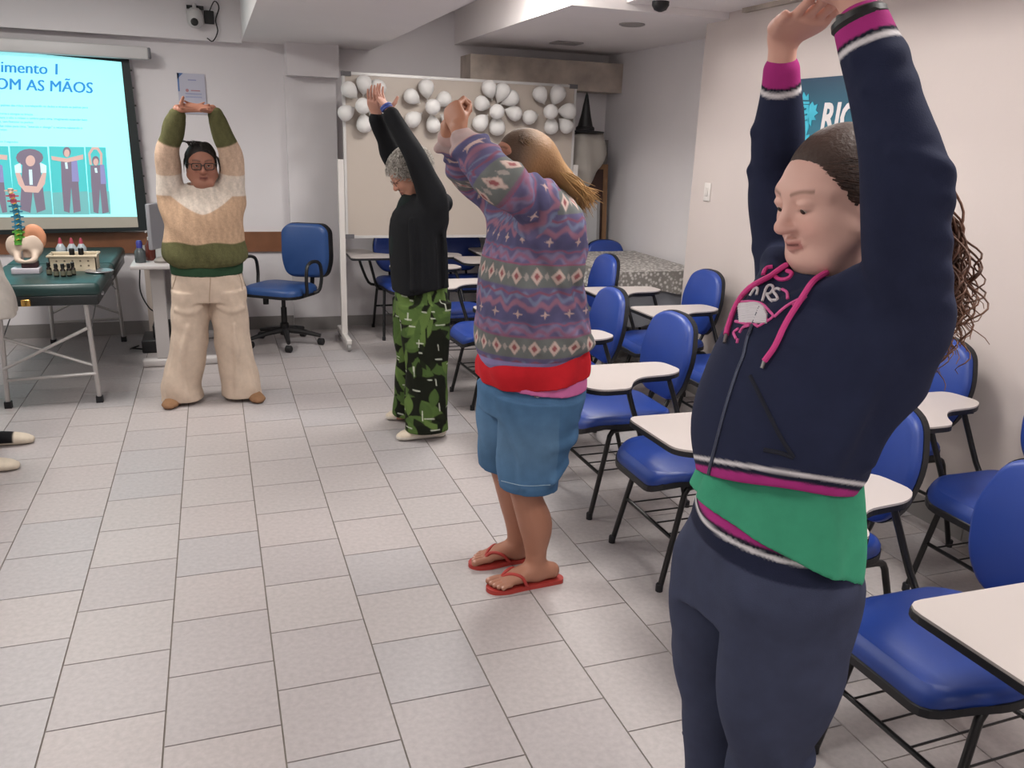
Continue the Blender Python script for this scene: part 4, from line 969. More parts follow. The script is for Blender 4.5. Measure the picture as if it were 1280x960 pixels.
    # chest print: white letters, a pink-edged banner and pink sprigs
    M_pw = mat('print_white', '#cdc8cc', .7); M_pp = mat('print_pink', '#d65b9a', .7)
    def stroke(pts, r, m, nm='print', n=14):
        d = draped(bv, inv, pts, .0012, n)
        if len(d) > 2: MB().tube(d, r, 6).build(nm, m, W)
    stroke([(953, 377), (958, 360), (964, 357), (967, 361), (963, 367), (957, 368)], .0027, M_pw, 'printed_letter'); stroke([(958, 368), (962, 374), (966, 377)], .0027, M_pw, 'printed_letter')
    stroke([(976, 363), (971, 361), (967, 365), (971, 370), (972, 375), (966, 376)], .0027, M_pw, 'printed_letter'); stroke([(938, 370), (943, 362), (947, 361), (946, 369)], .0026, M_pw, 'printed_letter')
    for k in range(9): t = k/8; stroke([(924+2*t, 381+21*t), (945+t*2, 380+22*t), (957+4*t-abs(t-.5)*4, 386+16*t)], .0034, M_pw, 'banner', 12)
    stroke([(922, 378), (938, 377), (952, 380), (962, 389), (966, 396), (953, 405), (947, 408)], .0024, M_pp, 'banner_edge', 22); stroke([(920, 402), (932, 404), (940, 403), (948, 408)], .0028, M_pp, 'banner_edge', 16)
    for pts in ([(942, 392), (945, 387), (946, 394)], [(948, 397), (951, 391), (953, 398)], [(955, 399), (957, 394), (960, 401)]): stroke(pts, .0014, M_pp, 'print', 10)
    for pts in ([(968, 396), (980, 385), (993, 377), (1008, 370)], [(990, 381), (1000, 378), (1008, 370)], [(925, 416), (930, 409), (938, 406)], [(921, 424), (918, 416), (924, 411)], [(922, 429), (923, 424)], [(978, 362), (984, 366), (985, 374)]): stroke(pts, .0028, M_pp, 'print', 14)
    for pts in ([(954, 344), (958, 336), (966, 334)], [(968, 346), (976, 350), (986, 348), (990, 342), (984, 339)]): stroke(pts, .004, M_pk, 'print', 14)
    # watch on the left wrist
    wc = lw+np.array((.004, -.004, .010)); ax = nrm(lw-le)
    u = nrm(np.cross(ax, (1, 0, 0))); v = np.cross(ax, u)
    MB().tube([tuple(wc+(u*math.cos(t)*.031+v*math.sin(t)*.030)) for t in np.linspace(0, 2*PI, 28, endpoint=False)], .011, 8, True, flat=None).build('watch_strap', M_black, W)
    MB().lathe([(.019, 0), (.019, .008), (.016, .01)], tuple(wc+u*.0), 18).build('watch_case', M_black, W).location = Vector(v*-.02)
    # green shirt
    F = Field((-.28, -.29, .80), (.28, .29, 1.16), .0045)
    T(F, [(.004, 0, .92, .200, .192), (.0, 0, 1.0, .186, .174), (-.004, 0, 1.08, .168, .146), (-.006, 0, 1.16, .150, .122)], k=.01, flat=True, e=2.1)
    F.disp(folds(.007, (45, 30, 4, 0, 1), (-30, 50, 8, 1.5, .8)))
    F.plane(J(0, 0, .996), (.44, -.06, -1)); T(F, [(0, 0, .85, .176, .160), (0, 0, 1.05, .160, .138)], k=.004, op='-', flat=True)
    V, Q = F.mesh(2); put('shirt', (V, Q, flatcol(V, '#3f9674')), M_cloth, W)
    # track trousers
    zw = Z(.988)+.066
    F = Field((-.26, -.30, 0), (.26, .30, zw+.03), .005)
    F.tube([(-.008, 0, zw, .158, .135), (-.008, 0, zw-.055, .166, .144), (-.014, 0, zw-.14, .178, .158), (-.008, 0, zw-.23, .176, .150)], k=.03, flat=True)
    for s_ in (1, -1):
        F.tube([(-.008, .085*s_, zw-.15, .097, .145), (-.004, .090*s_, .64, .092, .122), (.0, .088*s_, .52, .074, .090), (.002, .086*s_, .43, .064, .074), (-.02, .090*s_, .28, .060, .070), (-.03, .10*s_, .10, .056, .06)], k=.02)
        for z, r in ((.50, .013), (.455, .014), (.41, .012), (.37, .010), (.20, .012), (.15, .012)): F.tube([(-.075, .06*s_, z+.02, r), (-.06, .145*s_, z, r), (.03, .155*s_, z-.015, r*.7)], k=.02)
        F.tube([(.11, .09*s_, .76, .012), (.06, .145*s_, .60, .013), (.0, .16*s_, .5, .01)], k=.03); F.tube([(-.13, .06*s_, .78, .014), (-.10, .12*s_, .70, .012), (-.05, .165*s_, .66, .006)], k=.03)
    F.tube([(.16, 0, .78, .008), (.14, .0, .68, .010), (.07, 0, .60, .01)], k=.03, op='-')
    F.disp(folds(.0035, (12, 20, 22, 0, 1), (-20, 10, 12, 1, .8)))
    V, Q = F.mesh(2); C = flatcol(V, '#3b4055'); zz = V[:, 2]-.10*V[:, 0]+.06*V[:, 1]; q0 = zw-.034
    C = mixc(C, band(zz, q0, 9), '#a8327c'); C = mixc(C, band(zz, q0-.008, q0), '#171927'); C = mixc(C, band(zz, q0-.016, q0-.008), '#d6d2d4'); C = mixc(C, band(zz, q0-.05, q0-.016), '#1f2338')
    tr = put('track_trousers', (V, Q, C), M_cloth, W)
    bv2 = bvh_of(tr)
    d = draped(bv2, inv, [(975, 728), (976, 755), (984, 780), (1000, 800), (1014, 797)], .0005, 20)
    if len(d) > 3: MB().tube(d, .0042, 6).build('pocket_seam', mat('seam_dark', '#1b1f2c', .9), W)
    # trainers
    for s_ in (1, -1):
        F = Field((-.15, .02*s_-.10, 0), (.20, .02*s_+.22 if s_ > 0 else .10, .12), .006) if s_ > 0 else Field((-.15, -.24, 0), (.20, 0, .12), .006)
        F.tube([(-.08, .105*s_, .035, .042, .034), (.02, .11*s_, .04, .046, .04), (.12, .118*s_, .03, .045, .028), (.155, .12*s_, .025, .03, .02)], k=.02); F.plane((0, 0, .001), (0, 0, -1))
        V, Q = F.mesh(1); put('trainer', (V, Q, mixc(flatcol(V, '#2a2c33'), V[:, 2] < .02, '#c9c6c4')), M_cloth, W)
    # hair: drawn back into a low curly pony tail
    F = Field(H.c-.16, H.c+.16, .0042); P = H.P
    F.ell(P(-.022, 0, .038), (.102, .081, .092), H.R); F.ell(P(-.03, 0, .0), (.086, .079, .075), H.R, .03)
    F.ell(P(.098, 0, -.02), (.088, .10, .104), H.R, .004, '-'); F.ell(P(.028, 0, -.10), (.075, .13, .110), H.R, .006, '-')
    V, Q = F.mesh(1); parts = [(V, Q, flatcol(V, '#3d2a21'))]
    r = np.random.default_rng(4); ps = []; root = np.array((-.118, 0, -.005))
    for k in range(420):
        u = r.uniform(-1, 1); ang = u*2.0                        # position along the hairline, ear to ear over the forehead
        st = np.array((.068-.062*abs(u)**1.6+r.normal()*.004, .078*math.sin(ang*.78), .092-.115*abs(u)**2.2+r.normal()*.004))
        q = np.array([st*(1-t)+root*t for t in np.linspace(0, 1, 16)]); c = np.array((-.022, 0, .034))
        for i in range(16):
            v = (q[i]-c)/np.array((.104, .083, .094)); n = np.linalg.norm(v); w = min(1, 1.6*(i/15) if i < 8 else 1)
            lift = 1.0+.012*r.uniform() ; q[i] = c+(q[i]-c)/n*lift if i < 15 else q[i]
        ps.append(np.array([P(*x) for x in q]))
    V, Q = strands(ps, .0019, 4); C = flatcol(V, '#3a271f')*np.repeat(1+.45*r.normal(size=len(ps)).clip(-1.2, 2), 64)[:, None]; L = H.inv(V)
    C = mixc(C, np.clip((L[:, 2]-.085)/.05, 0, .45), '#7a5238'); parts.append((V, Q, C))
    o = put('hair', join(parts), M_hair, W); o['kind'] = 'stuff'
    root = P(-.112, .0, -.002); ps = []
    for k in range(420):
        sc = r.normal(size=3)
        end = J(-.262, .0, 1.335)+sc*np.array((.030, .04, .04)); mid = J(-.250, .0, 1.46)+sc*np.array((.024, .035, .03))+r.normal(size=3)*.01; q = catmull([root+r.normal(size=3)*.010, P(-.165, 0, .015)+r.normal(size=3)*.014, mid, end], 44)
        t = np.linspace(0, 1, 44); f = r.uniform(4, 8)*2*PI; ph = r.uniform(0, 6.3); am = .003+.012*t**1.1*r.uniform(.6, 1.4)
        q[:, 0] += np.sin(t*f+ph)*am; q[:, 1] += np.cos(t*f+ph)*am; ps.append(q)
    V, Q = strands(ps, .0030, 4); C = flatcol(V, '#553729')*np.repeat(1+.35*r.normal(size=len(ps)).clip(-1.5, 2), 44*4)[:, None]; C = mixc(C, np.clip((1.44-V[:, 2])/.25, 0, .5), '#8a5d40')
    o = put('ponytail', (V, Q, C), M_hair, W); o['kind'] = 'stuff'
    MB().lathe([(.001, -.004), (.006, -.003), (.007, 0), (.006, .003), (.001, .004)], tuple(H.P(.0, .082, -.040)), 12).build('earring', mat('pearl', '#d6cfc8', .2), W)
woman_navy()

# ------------------------------------------------------------------ shared pieces for the standing women
def shoe(parent, name, heel, toe, w, h, cols, sole=.018, res=.005):
    heel, toe = np.array(heel, float), np.array(toe, float); lo = np.minimum(heel, toe)-.08; hi = np.maximum(heel, toe)+.08; lo[2] = 0; hi[2] = h+.05
    F = Field(lo, hi, res); m = (heel+toe)/2
    F.tube([(heel[0], heel[1], h*.5, w*.8, h*.5), (m[0], m[1], h*.48, w*.95, h*.48), (toe[0]*.75+m[0]*.25, toe[1]*.75+m[1]*.25, h*.36, w, h*.36), (toe[0], toe[1], h*.28, w*.65, h*.26)], (toe[1]-heel[1], -(toe[0]-heel[0]), 0) if abs(toe[1]-heel[1]) > abs(toe[0]-heel[0]) else (0, 1, 0), k=.02)
    F.plane((0, 0, .001), (0, 0, -1)); V, Q = F.mesh(1)
    d = nrm(toe-heel); t = (V-heel)@d/np.linalg.norm(toe-heel)
    C = flatcol(V, cols[0]); C = mixc(C, band(t, .72, 9, .03), cols[2] if len(cols) > 2 else cols[0]); C = mixc(C, band(V[:, 2], -1, sole), cols[1])
    return put(name, (V, Q, C), M_cloth, parent)
def hair_strands(fn, n, seg, r, base, var, seed, warm=None):
    g = np.random.default_rng(seed); ps = [np.asarray(fn(g)) for _ in range(n)]
    V, Q = strands(ps, r, 4); C = flatcol(V, base)*np.repeat(1+var*g.normal(size=n).clip(-1.3, 1.8), seg*4)[:, None]; return V, Q, C.clip(.002, 1)

# ------------------------------------------------------------------ 2. woman in patterned purple sweater
def woman_purple():
    sk = '#a2715c'
    W = person((1.05, 2.75), PI, 'woman in patterned purple sweater, denim shorts and red flip flops, fair hair falling back')
    ls, le, lw = np.array((.0, .165, 1.425)), np.array((.180, .215, 1.500)), np.array((.290, .095, 1.640))
    rs, re_, rw = np.array((.02, -.165, 1.425)), np.array((.150, -.235, 1.50)), np.array((.290, -.065, 1.645))
    F = Field((-.28, -.30, 0), (.40, .30, 1.75), .007)
    F.tube([(-.01, 0, .78, .15, .14), (-.01, 0, .95, .15, .14), (-.01, 0, 1.2, .15, .13), (-.02, 0, 1.38, .145, .09), (.01, 0, 1.47, .06, .06)], k=.03)
    for s_, o in ((1, -.0), (-1, .012)):
        F.tube([(.01+o, .095*s_, .78, .09), (.03+o, .092*s_, .47, .066), (.015+o, .09*s_, .36, .058), (-.022+o, .09*s_, .25, .062, .064), (-.028+o, .09*s_, .14, .042), (-.03+o, .09*s_, .075, .036)], k=.02)
    for a, b, c in ((ls, le, lw), (rs, re_, rw)): F.tube([tuple(a)+(.05,), tuple(b)+(.042,), tuple(c)+(.030,)], k=.03)
    parts = [skin_mesh(F, sk, 1)]
    for s_, o in ((1, 0), (-1, .012)):
        F = Field((-.15, min(.03*s_, .17*s_), .005), (.19, max(.03*s_, .17*s_), .16), .0034)
        F.tube([(-.028+o, .09*s_, .16, .043), (-.03+o, .09*s_, .08, .038), (-.03+o, .092*s_, .05, .036)], k=.02)
        F.tube([(-.095+o, .092*s_, .048, .033, .032), (-.03+o, .095*s_, .058, .036, .042), (.05+o, .10*s_, .048, .041, .028), (.100+o, .102*s_, .036, .042, .015)], k=.02)
        tips = []
        for i, (y, l, r) in enumerate(((-.031, .152, .0132), (-.0085, .150, .0098), (.0095, .142, .0092), (.0260, .131, .0088), (.0400, .117, .0082))):
            yy = .102*s_+y*s_; F.tube([(.085+o, .102*s_+y*s_*.9, .034, r), ((l+.095)/2+o, yy, .034, r*.96), (l+o, yy+.001*s_, .028, r)], k=.002); tips.append((l+o+.003, yy, .028+r*.75, r))
        V, Q, C = skin_mesh(F, sk, 0)
        for t in tips: C = mixc(C, np.exp(-(((V[:, 0]-t[0])/.0055)**2+((V[:, 1]-t[1])/(t[3]*.62))**2+((V[:, 2]-t[2])/.005)**2)**2)*.7, '#d9b5a8')
        parts.append((V, Q, C))
    H = Head((.062, 0, 1.560), -.30, 0, 0, (.95, .95, .92)); parts.append(H.build(.0045, sk, '#8a4f48', '#4a3328', (.0, 0, 1.44)))
    F = Field((.22, -.16, 1.58), (.42, .18, 1.82), .0035)
    for wv, ev, s_ in ((lw, le, 1), (rw, re_, -1)):
        F.tube([tuple(wv*.7+ev*.3)+(.030,), tuple(wv)+(.027,), tuple(wv+np.array((.01, -.012*s_, .035)))+(.028, .024)], k=.01)
    add_hand(F, lw+np.array((.012, -.012, .030)), (.10, -.55, .80), (-.75, -.5, -.1), (-.4, .2, .8), size=.95, ext=.01, fcurl=[(1.1, 1.4, .8), (1.15, 1.4, .8), (1.2, 1.4, .8), (1.2, 1.4, .8)], tdir=(-.5, -.5, .6))
    add_hand(F, rw+np.array((.008, .012, .025)), (.05, .60, .75), (-.75, .5, -.1), (-.4, -.2, .8), size=.95, fcurl=[(.8, 1.1, .8), (.85, 1.1, .8), (.9, 1.1, .8), (.9, 1.1, .8)], tdir=(-.4, .5, .7))
    parts.append(skin_mesh(F, '#aa775f', 1)); put('body', join(parts), M_skin, W); H.eyes(W, 0)
    # sweater
    F = Field((-.30, -.33, .84), (.36, .33, 1.68), .0045)
    F.tube([(-.018, 0, .895, .185, .178), (-.012, 0, .935, .212, .205), (-.004, 0, 1.04, .215, .200), (.0, 0, 1.17, .205, .180), (-.012, 0, 1.30, .198, .160), (-.012, 0, 1.40, .185, .125), (.015, 0, 1.475, .09, .085)], k=.02, flat=True, e=2.2)
    for a, b, c, s_ in ((ls, le, lw, 1), (rs, re_, rw, -1)):
        F.tube([tuple(a+np.array((-.02, -.035*s_, -.09)))+(.105,), tuple(a+np.array((.02, 0, -.01)))+(.090,), tuple((a+b)/2)+(.080,), tuple(b)+(.072,), tuple((b+c)/2)+(.062,), tuple(c*.82+b*.18)+(.052,), tuple(c*.97+b*.03)+(.040,)], k=.05)
        for t, r in ((.15, .016), (.45, .013), (.8, .015)):
            q = a*(1-t)+b*t; F.tube([tuple(q+np.array((.0, .02*s_, .08)))+(r*.7,), tuple(q+np.array((-.01, .085*s_, .0)))+(r,), tuple(q+np.array((-.03, .04*s_, -.08)))+(r,)], k=.03)
        for t, r in ((.3, .013), (.6, .013), (.85, .014)):
            q = b*(1-t)+c*t; F.tube([tuple(q+np.array((-.05, .01*s_, .03)))+(r*.8,), tuple(q+np.array((.0, .06*s_, .0)))+(r,), tuple(q+np.array((.05, .01*s_, -.02)))+(r,)], k=.02)
    for st in ([(.06, .19, 1.34, .016), (-.02, .205, 1.22, .018), (-.10, .19, 1.06, .014), (-.17, .15, .98, .01)], [(-.05, .20, 1.36, .014), (-.10, .18, 1.2, .014), (-.15, .14, 1.06, .01)], [(.10, .18, 1.24, .014), (.06, .20, 1.08, .016), (.04, .205, .96, .012)], [(-.02, .21, 1.05, .014), (-.12, .19, .97, .016), (-.19, .12, .95, .012)]): F.tube(st, k=.035)
    F.disp(folds(.0045, (10, 12, 24, 0, 1), (-16, 22, 12, 1, .9), (26, -12, 7, 2, .5)))
    V, Q = F.mesh(2)
    sa, da, La = along(V, [ls, le, lw]); sb, db, Lb = along(V, [rs, re_, rw])
    arm = ((da < .12)*(sa > .06)) | ((db < .12)*(sb > .06)); s_l = np.where(da < db, sa, sb); Lx = np.where(da < db, La, Lb)
    ang = np.where(arm, np.arctan2(V[:, 2]-1.45-.3*(V[:, 0]), np.abs(V[:, 1])-.18)*.075, np.arctan2(V[:, 1], V[:, 0])*.20)
    v = np.where(arm, .30-s_l*1.0, (V[:, 2]-.90))
    def pattern(u, v):
        n = len(u); C = np.tile(np.array(lin('#59517c')), (n, 1)); per = .245; p = np.mod(v-.03, per); tri = np.abs(np.mod(u*15, 1)-.5)*2; wob = .012*np.sin(u*60)+.008*np.sin(u*133+2)
        C = mixc(C, band(p+wob, .082, .112, .012)*.8, '#7d7096'); C = mixc(C, band(p+tri*.020+wob*.5, .098, .112, .008)*.8, '#8f4f70'); C = mixc(C, band(p-tri*.018, .112, .122, .006)*.7, '#56618c')
        C = mixc(C, band(p+wob*.3, .120, .126, .004), '#8d4565'); C = mixc(C, band(p, .128, .182, .006)*.8, '#4b4873'); C = mixc(C, band(p+tri*.022+wob*.5, .186, .206, .008)*.85, '#965a72'); C = mixc(C, band(p+wob, .206, .222, .008)*.7, '#6b7a9c'); C = mixc(C, band(p+tri*.012, .228, .236, .005), '#83405c')
        m = band(p, .0, .074, .004); C = mixc(C, m, '#666a68')                                 # grey-green band with diamonds
        cu = np.mod(u, .066)-.033; cv = p-.037; dd = np.abs(cu)/.022+np.abs(cv)/.031; C = mixc(C, m*np.clip((1-dd)*6, 0, 1), '#bfa397'); C = mixc(C, m*np.clip((.50-dd)*7, 0, 1), '#94484c')
        d2 = np.abs(np.abs(cu)-.033)/.009+np.abs(cv)/.016; C = mixc(C, m*np.clip((1-d2)*6, 0, .7), '#a89a92'); C = mixc(C, band(p, .074, .079), '#8f4262')
        cu = np.mod(u+.02, .085)-.0425; cv = p-.155; st = np.minimum(np.abs(cu)/.005+np.abs(cv)/.017, np.abs(cu)/.016+np.abs(cv)/.005); C = mixc(C, np.clip((1.1-st)*4, 0, 1)*band(p, .13, .18), '#b8968e')
        return C
    C = pattern(ang+.5, v); C = C*.74+.26*C.mean(1, keepdims=True); C = C*(1+.16*vnoise(V, 130, 4)+.10*vnoise(V, 40, 9))[:, None]; C = mixc(C, band(np.where(arm, Lx-s_l, 9), -9, .03)*.7, '#bda69b'); C = mixc(C, ~arm*band(V[:, 2], 0, .912)*.9, '#8a80ac')
    put('sweater', (V, Q, C), M_cloth, W)
    # red shirt with pink edge, denim shorts
    F = Field((-.30, -.28, .74), (.28, .28, .96), .005)
    F.tube([(-.02, 0, .80, .205, .203), (-.02, 0, .87, .204, .206), (-.015, 0, .94, .185, .180)], k=.01, flat=True, e=2.2); F.disp(folds(.005, (36, 24, 10, 0, 1), (-24, 40, 16, 1, .8))); F.plane((0, 0, .822), (-.10, -.05, -1)); F.tube([(-.01, 0, .72, .186, .186), (-.01, 0, .91, .176, .172)], op='-', k=.004, flat=True)
    V, Q = F.mesh(2); put('shirt', (V, Q, flatcol(V, '#b81f28')*(1+.1*vnoise(V, 30, 2))[:, None]), M_cloth, W)
    F = Field((-.30, -.28, .74), (.28, .28, .90), .005); F.tube([(-.02, 0, .78, .198, .198), (-.02, 0, .88, .194, .194)], k=.01, flat=True, e=2.2); F.plane((0, 0, .806), (.12, -.10, -1)); F.tube([(-.01, 0, .72, .188, .189), (-.01, 0, .91, .184, .184)], op='-', k=.003, flat=True)
    V, Q = F.mesh(1); put('undershirt', (V, Q, flatcol(V, '#c56a9c')), M_cloth, W)
    F = Field((-.28, -.30, .36), (.28, .30, .86), .0048)
    F.tube([(-.015, 0, .845, .180, .180), (-.02, 0, .77, .190, .198), (-.015, 0, .68, .195, .190)], k=.03, flat=True)
    for s_, o in ((1, 0), (-1, .014)):
        F.tube([(-.01+o, .10*s_, .76, .11, .16), (.0+o, .10*s_, .62, .112, .145), (.015+o, .10*s_, .52, .108, .125), (.022+o, .10*s_, .415 if s_ > 0 else .425, .100, .110)], k=.02, flat=True)
        F.tube([(.02+o, .095*s_, .36, .092, .100), (.02+o, .095*s_, .44, .092, .100)], op='-', k=.005, flat=True)
        for st in ([(-.16, .07*s_, .66, .012), (-.12, .17*s_, .61, .014), (-.02, .205*s_, .60, .008)], [(.12, .12*s_, .70, .012), (.09, .19*s_, .58, .012), (.08, .19*s_, .46, .008)], [(-.10, .16*s_, .52, .012), (-.04, .20*s_, .47, .010)]): F.tube(st, k=.025)
    F.disp(folds(.003, (14, 16, 26, 0, 1), (-20, 20, 12, 1, .8)))
    V, Q = F.mesh(2); C = flatcol(V, '#46688a'); C = C*(1+.22*vnoise(V, 22, 6)+.12*vnoise(V, 90, 7))[:, None]; C = mixc(C, np.exp(-((V[:, 2]-.60)/.11)**2)*.25*(V[:, 0] > -.05), '#7d9bb4'); C = mixc(C, band(V[:, 2], 0, .44, .004)*.35, '#34597f')
    sh = put('denim_shorts', (V, Q, C), M_cloth, W)
    bpy.context.view_layer.update(); bv = bvh_of(sh); inv = W.matrix_world.inverted(); M_st = mat('stitch', '#8fa6b8', .8)
    for pts in ([(650, 473), (655, 484), (664, 492), (673, 496)], [(623, 600), (655, 607), (688, 606)]):
        d = draped(bv, inv, pts, .0008, 16)
        if len(d) > 3: MB().tube(d, .0016, 5).build('stitching', M_st, W)
    d = draped(bv, inv, [(672, 496), (673, 497)], .001, 3)
    if d: MB().lathe([(.001, -.004), (.006, -.002), (.006, .002), (.001, .004)], tuple(d[0]), 12).build('rivet', M_steel, W)
    # flip flops
    M_ff = mat('red_rubber', '#a8362f', .6)
    for s_, o in ((1, 0), (-1, .012)):
        y = .099*s_; sole = [(-.135, .026), (-.145, 0), (-.135, -.026), (-.06, -.032), (.02, -.036), (.09, -.048), (.14, -.042), (.168, -.018), (.17, .012), (.15, .038), (.10, .048), (.02, .036), (-.06, .032)]
        f = MB().plate(rounded([(x+o, y+v*s_) for x, v in sole], .03, 3), .0, .017).build('flip_flop', M_ff, W)
        MB().tube(curve([(.02+o, y+.040*s_, .02), (.045+o, y+.036*s_, .062), (.085+o, y+.004*s_, .062), (.112+o, y-.018*s_, .03), (.112+o, y-.018*s_, .016)], 18), .0065, 8).build('strap', M_ff, f)
        MB().tube(curve([(.01+o, y-.040*s_, .02), (.045+o, y-.040*s_, .058), (.085+o, y-.022*s_, .062), (.112+o, y-.018*s_, .03)], 16), .0065, 8).build('strap', M_ff, f)
    # long fair hair
    F = Field((-.27, -.15, 1.38), (.20, .15, 1.70), .005); P = H.P
    F.ell(P(-.02, 0, .04), (.105, .086, .094), H.R); F.tube([tuple(P(-.06, 0, .06))+(.080, .05), (-.055, 0, 1.555, .085, .045), (-.12, 0, 1.495, .080, .034), (-.175, 0, 1.445, .06, .018)], k=.03); F.ell(P(.02, 0, -.02), (.06, .084, .075), H.R, .03); F.ell(P(.145, 0, -.03), (.075, .075, .09), H.R, .005, '-')
    V, Q = F.mesh(1); C = flatcol(V, '#8a6540'); parts = [(V, Q, C)]
    def st(g):
        a = g.uniform(-1.25, 1.25); t0 = g.uniform(-.5, .8); s0 = P(-.02+.100*math.sin(t0), .088*math.sin(a)*math.cos(t0*.6), .042+.097*math.cos(a)*math.cos(t0)); e = np.array((-.185+g.normal()*.016, .085*math.sin(a)+g.normal()*.012, 1.435+g.normal()*.022+.02*abs(a)))
        m1 = P(-.115, .090*math.sin(a), .055*math.cos(a)+.01); m2 = np.array((-.115, .092*math.sin(a), 1.512+.022*math.cos(a)-.012*abs(a)))+g.normal(size=3)*.006
        return catmull([s0, m1, m2, e], 18)
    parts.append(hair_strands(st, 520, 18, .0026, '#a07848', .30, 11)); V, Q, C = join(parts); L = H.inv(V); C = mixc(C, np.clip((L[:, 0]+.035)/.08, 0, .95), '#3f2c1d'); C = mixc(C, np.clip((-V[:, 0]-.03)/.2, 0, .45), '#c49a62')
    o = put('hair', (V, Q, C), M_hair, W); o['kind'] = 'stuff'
woman_purple()

# ------------------------------------------------------------------ 3. grey haired woman in black cardigan
def woman_grey():
    sk = '#b88772'
    W = person((1.05, 4.50), PI, 'grey haired woman in black cardigan and green leaf print trousers, head bowed')
    ls, le, lw = np.array((-.04, .155, 1.325)), np.array((.060, .165, 1.545)), np.array((.165, .085, 1.735))
    rs, re_, rw = np.array((-.02, -.155, 1.325)), np.array((.115, -.16, 1.53)), np.array((.212, -.055, 1.72))
    F = Field((-.22, -.30, 0), (.34, .30, 1.80), .011)
    F.tube([(-.01, 0, .72, .14, .11), (-.005, 0, .95, .14, .12), (.0, 0, 1.15, .14, .11), (-.02, 0, 1.28, .13, .085), (.0, 0, 1.36, .055, .055)], k=.03)
    for s_ in (1, -1): F.tube([(-.01, .09*s_, .75, .08), (-.01, .125*s_, .4, .055), (-.02, .165*s_, .06, .035)], k=.03); F.tube([(-.05, .165*s_, .04, .03), (.09, .17*s_, .025, .032, .022)], k=.03)
    for a, b, c in ((ls, le, lw), (rs, re_, rw)): F.tube([tuple(a)+(.04,), tuple(b)+(.034,), tuple(c)+(.026,)], k=.03)
    parts = [skin_mesh(F, sk, 1)]
    H = Head((.062, 0, 1.445), .62, 0, 0, (.92, .92, .90)); parts.append(H.build(.0042, sk, '#9a5f55', '#7a6a60', (-.02, 0, 1.30), lidz=.003))
    F = Field((.12, -.16, 1.68), (.36, .18, 1.90), .0038)
    for wv, ev, s_ in ((lw, le, 1), (rw, re_, -1)): F.tube([tuple(wv*.75+ev*.25)+(.027,), tuple(wv)+(.025,), tuple(wv+np.array((.008, -.01*s_, .03)))+(.027, .020)], k=.01)
    add_hand(F, lw+np.array((.012, -.006, .026)), (.35, -.62, .62), (-.45, .3, .85), (-.75, .1, .45), size=.92, ext=.01, fcurl=[(.3, .3, .2), (.3, .4, .3), (.3, .4, .3), (.2, .3, .2)], tdir=(-.55, .2, .75))
    add_hand(F, rw+np.array((.012, .006, .026)), (.25, .62, .68), (-.45, -.3, .85), (-.75, -.1, .45), size=.92, ext=.01, fcurl=[(-.1, .2, .2), (.1, .3, .3), (.2, .4, .3), (.2, .3, .2)], tdir=(-.4, -.1, .8))
    parts.append(skin_mesh(F, '#bd8d7b', 1)); put('body', join(parts), M_skin, W); H.eyes(W, .4)
    F = Field((-.26, -.30, .76), (.32, .30, 1.80), .0052)
    F.tube([(.0, 0, .825, .195, .150), (.004, 0, .93, .192, .152), (.008, 0, 1.06, .185, .150), (.006, 0, 1.18, .178, .145), (-.012, 0, 1.27, .168, .115), (-.015, 0, 1.345, .085, .080)], k=.02, flat=True, e=2.2)
    for a, b, c, s_ in ((ls, le, lw, 1), (rs, re_, rw, -1)): F.tube([tuple(a+np.array((-.01, -.03*s_, -.10)))+(.080,), tuple(a)+(.078,), tuple((a+b)/2)+(.066,), tuple(b)+(.057,), tuple((b+c)/2)+(.050,), tuple(c)+(.044,)], k=.04, flat=False)
    for x in (-.10, -.04, .03, .08): F.tube([(x+.01, .165, 1.22, .008), (x, .185, 1.05, .013), (x-.005, .19, .86, .013)], k=.022)
    F.ell((-.135, .02, 1.30), (.045, .09, .05), k=.03); F.plane((0, 0, .835), (-.25, 0, -1)); F.disp(folds(.003, (30, 20, 6, 0, 1), (-26, 30, 9, 1, .8)))
    V, Q = F.mesh(2); C = flatcol(V, '#17181b'); put('cardigan', (V, Q, C), M_cloth, W)
    F = Field((-.02, -.14, .80), (.20, .14, 1.36), .006); F.tube([(.05, 0, .84, .10, .10), (.06, 0, 1.1, .10, .10), (.045, 0, 1.26, .09, .08), (.03, 0, 1.33, .06, .06)], k=.02, flat=True)
    V, Q = F.mesh(2); put('blouse', (V, Q, flatcol(V, '#1b2423')), M_cloth, W)
    # leaf print trousers
    F = Field((-.22, -.32, .02), (.22, .32, .92), .0048)
    F.tube([(-.008, 0, .90, .165, .135), (-.01, 0, .80, .178, .148), (-.01, 0, .68, .182, .145)], k=.03, flat=True)
    for s_ in (1, -1):
        F.tube([(-.01, .09*s_, .76, .10, .146), (-.012, .10*s_, .60, .10, .138), (-.012, .125*s_, .40, .092, .122), (-.010, .148*s_, .20, .094, .122), (-.008, .165*s_, .045, .100, .128)], k=.015, flat=True)
        for x in (-.09, -.03, .05): F.tube([(x, .17*s_, .60, .008), (x+.01, .19*s_, .36, .012), (x-.005, .235*s_, .08, .012)], k=.02)
    F.disp(folds(.003, (22, 18, 8, 0, 1), (-18, 22, 14, 1, .8)))
    V, Q = F.mesh(2); u = np.arctan2(V[:, 1]-np.sign(V[:, 1])*.13, V[:, 0])*.12+np.sign(V[:, 1])*.7; v = V[:, 2]; C = flatcol(V, '#15180f')
    g = np.random.default_rng(21)
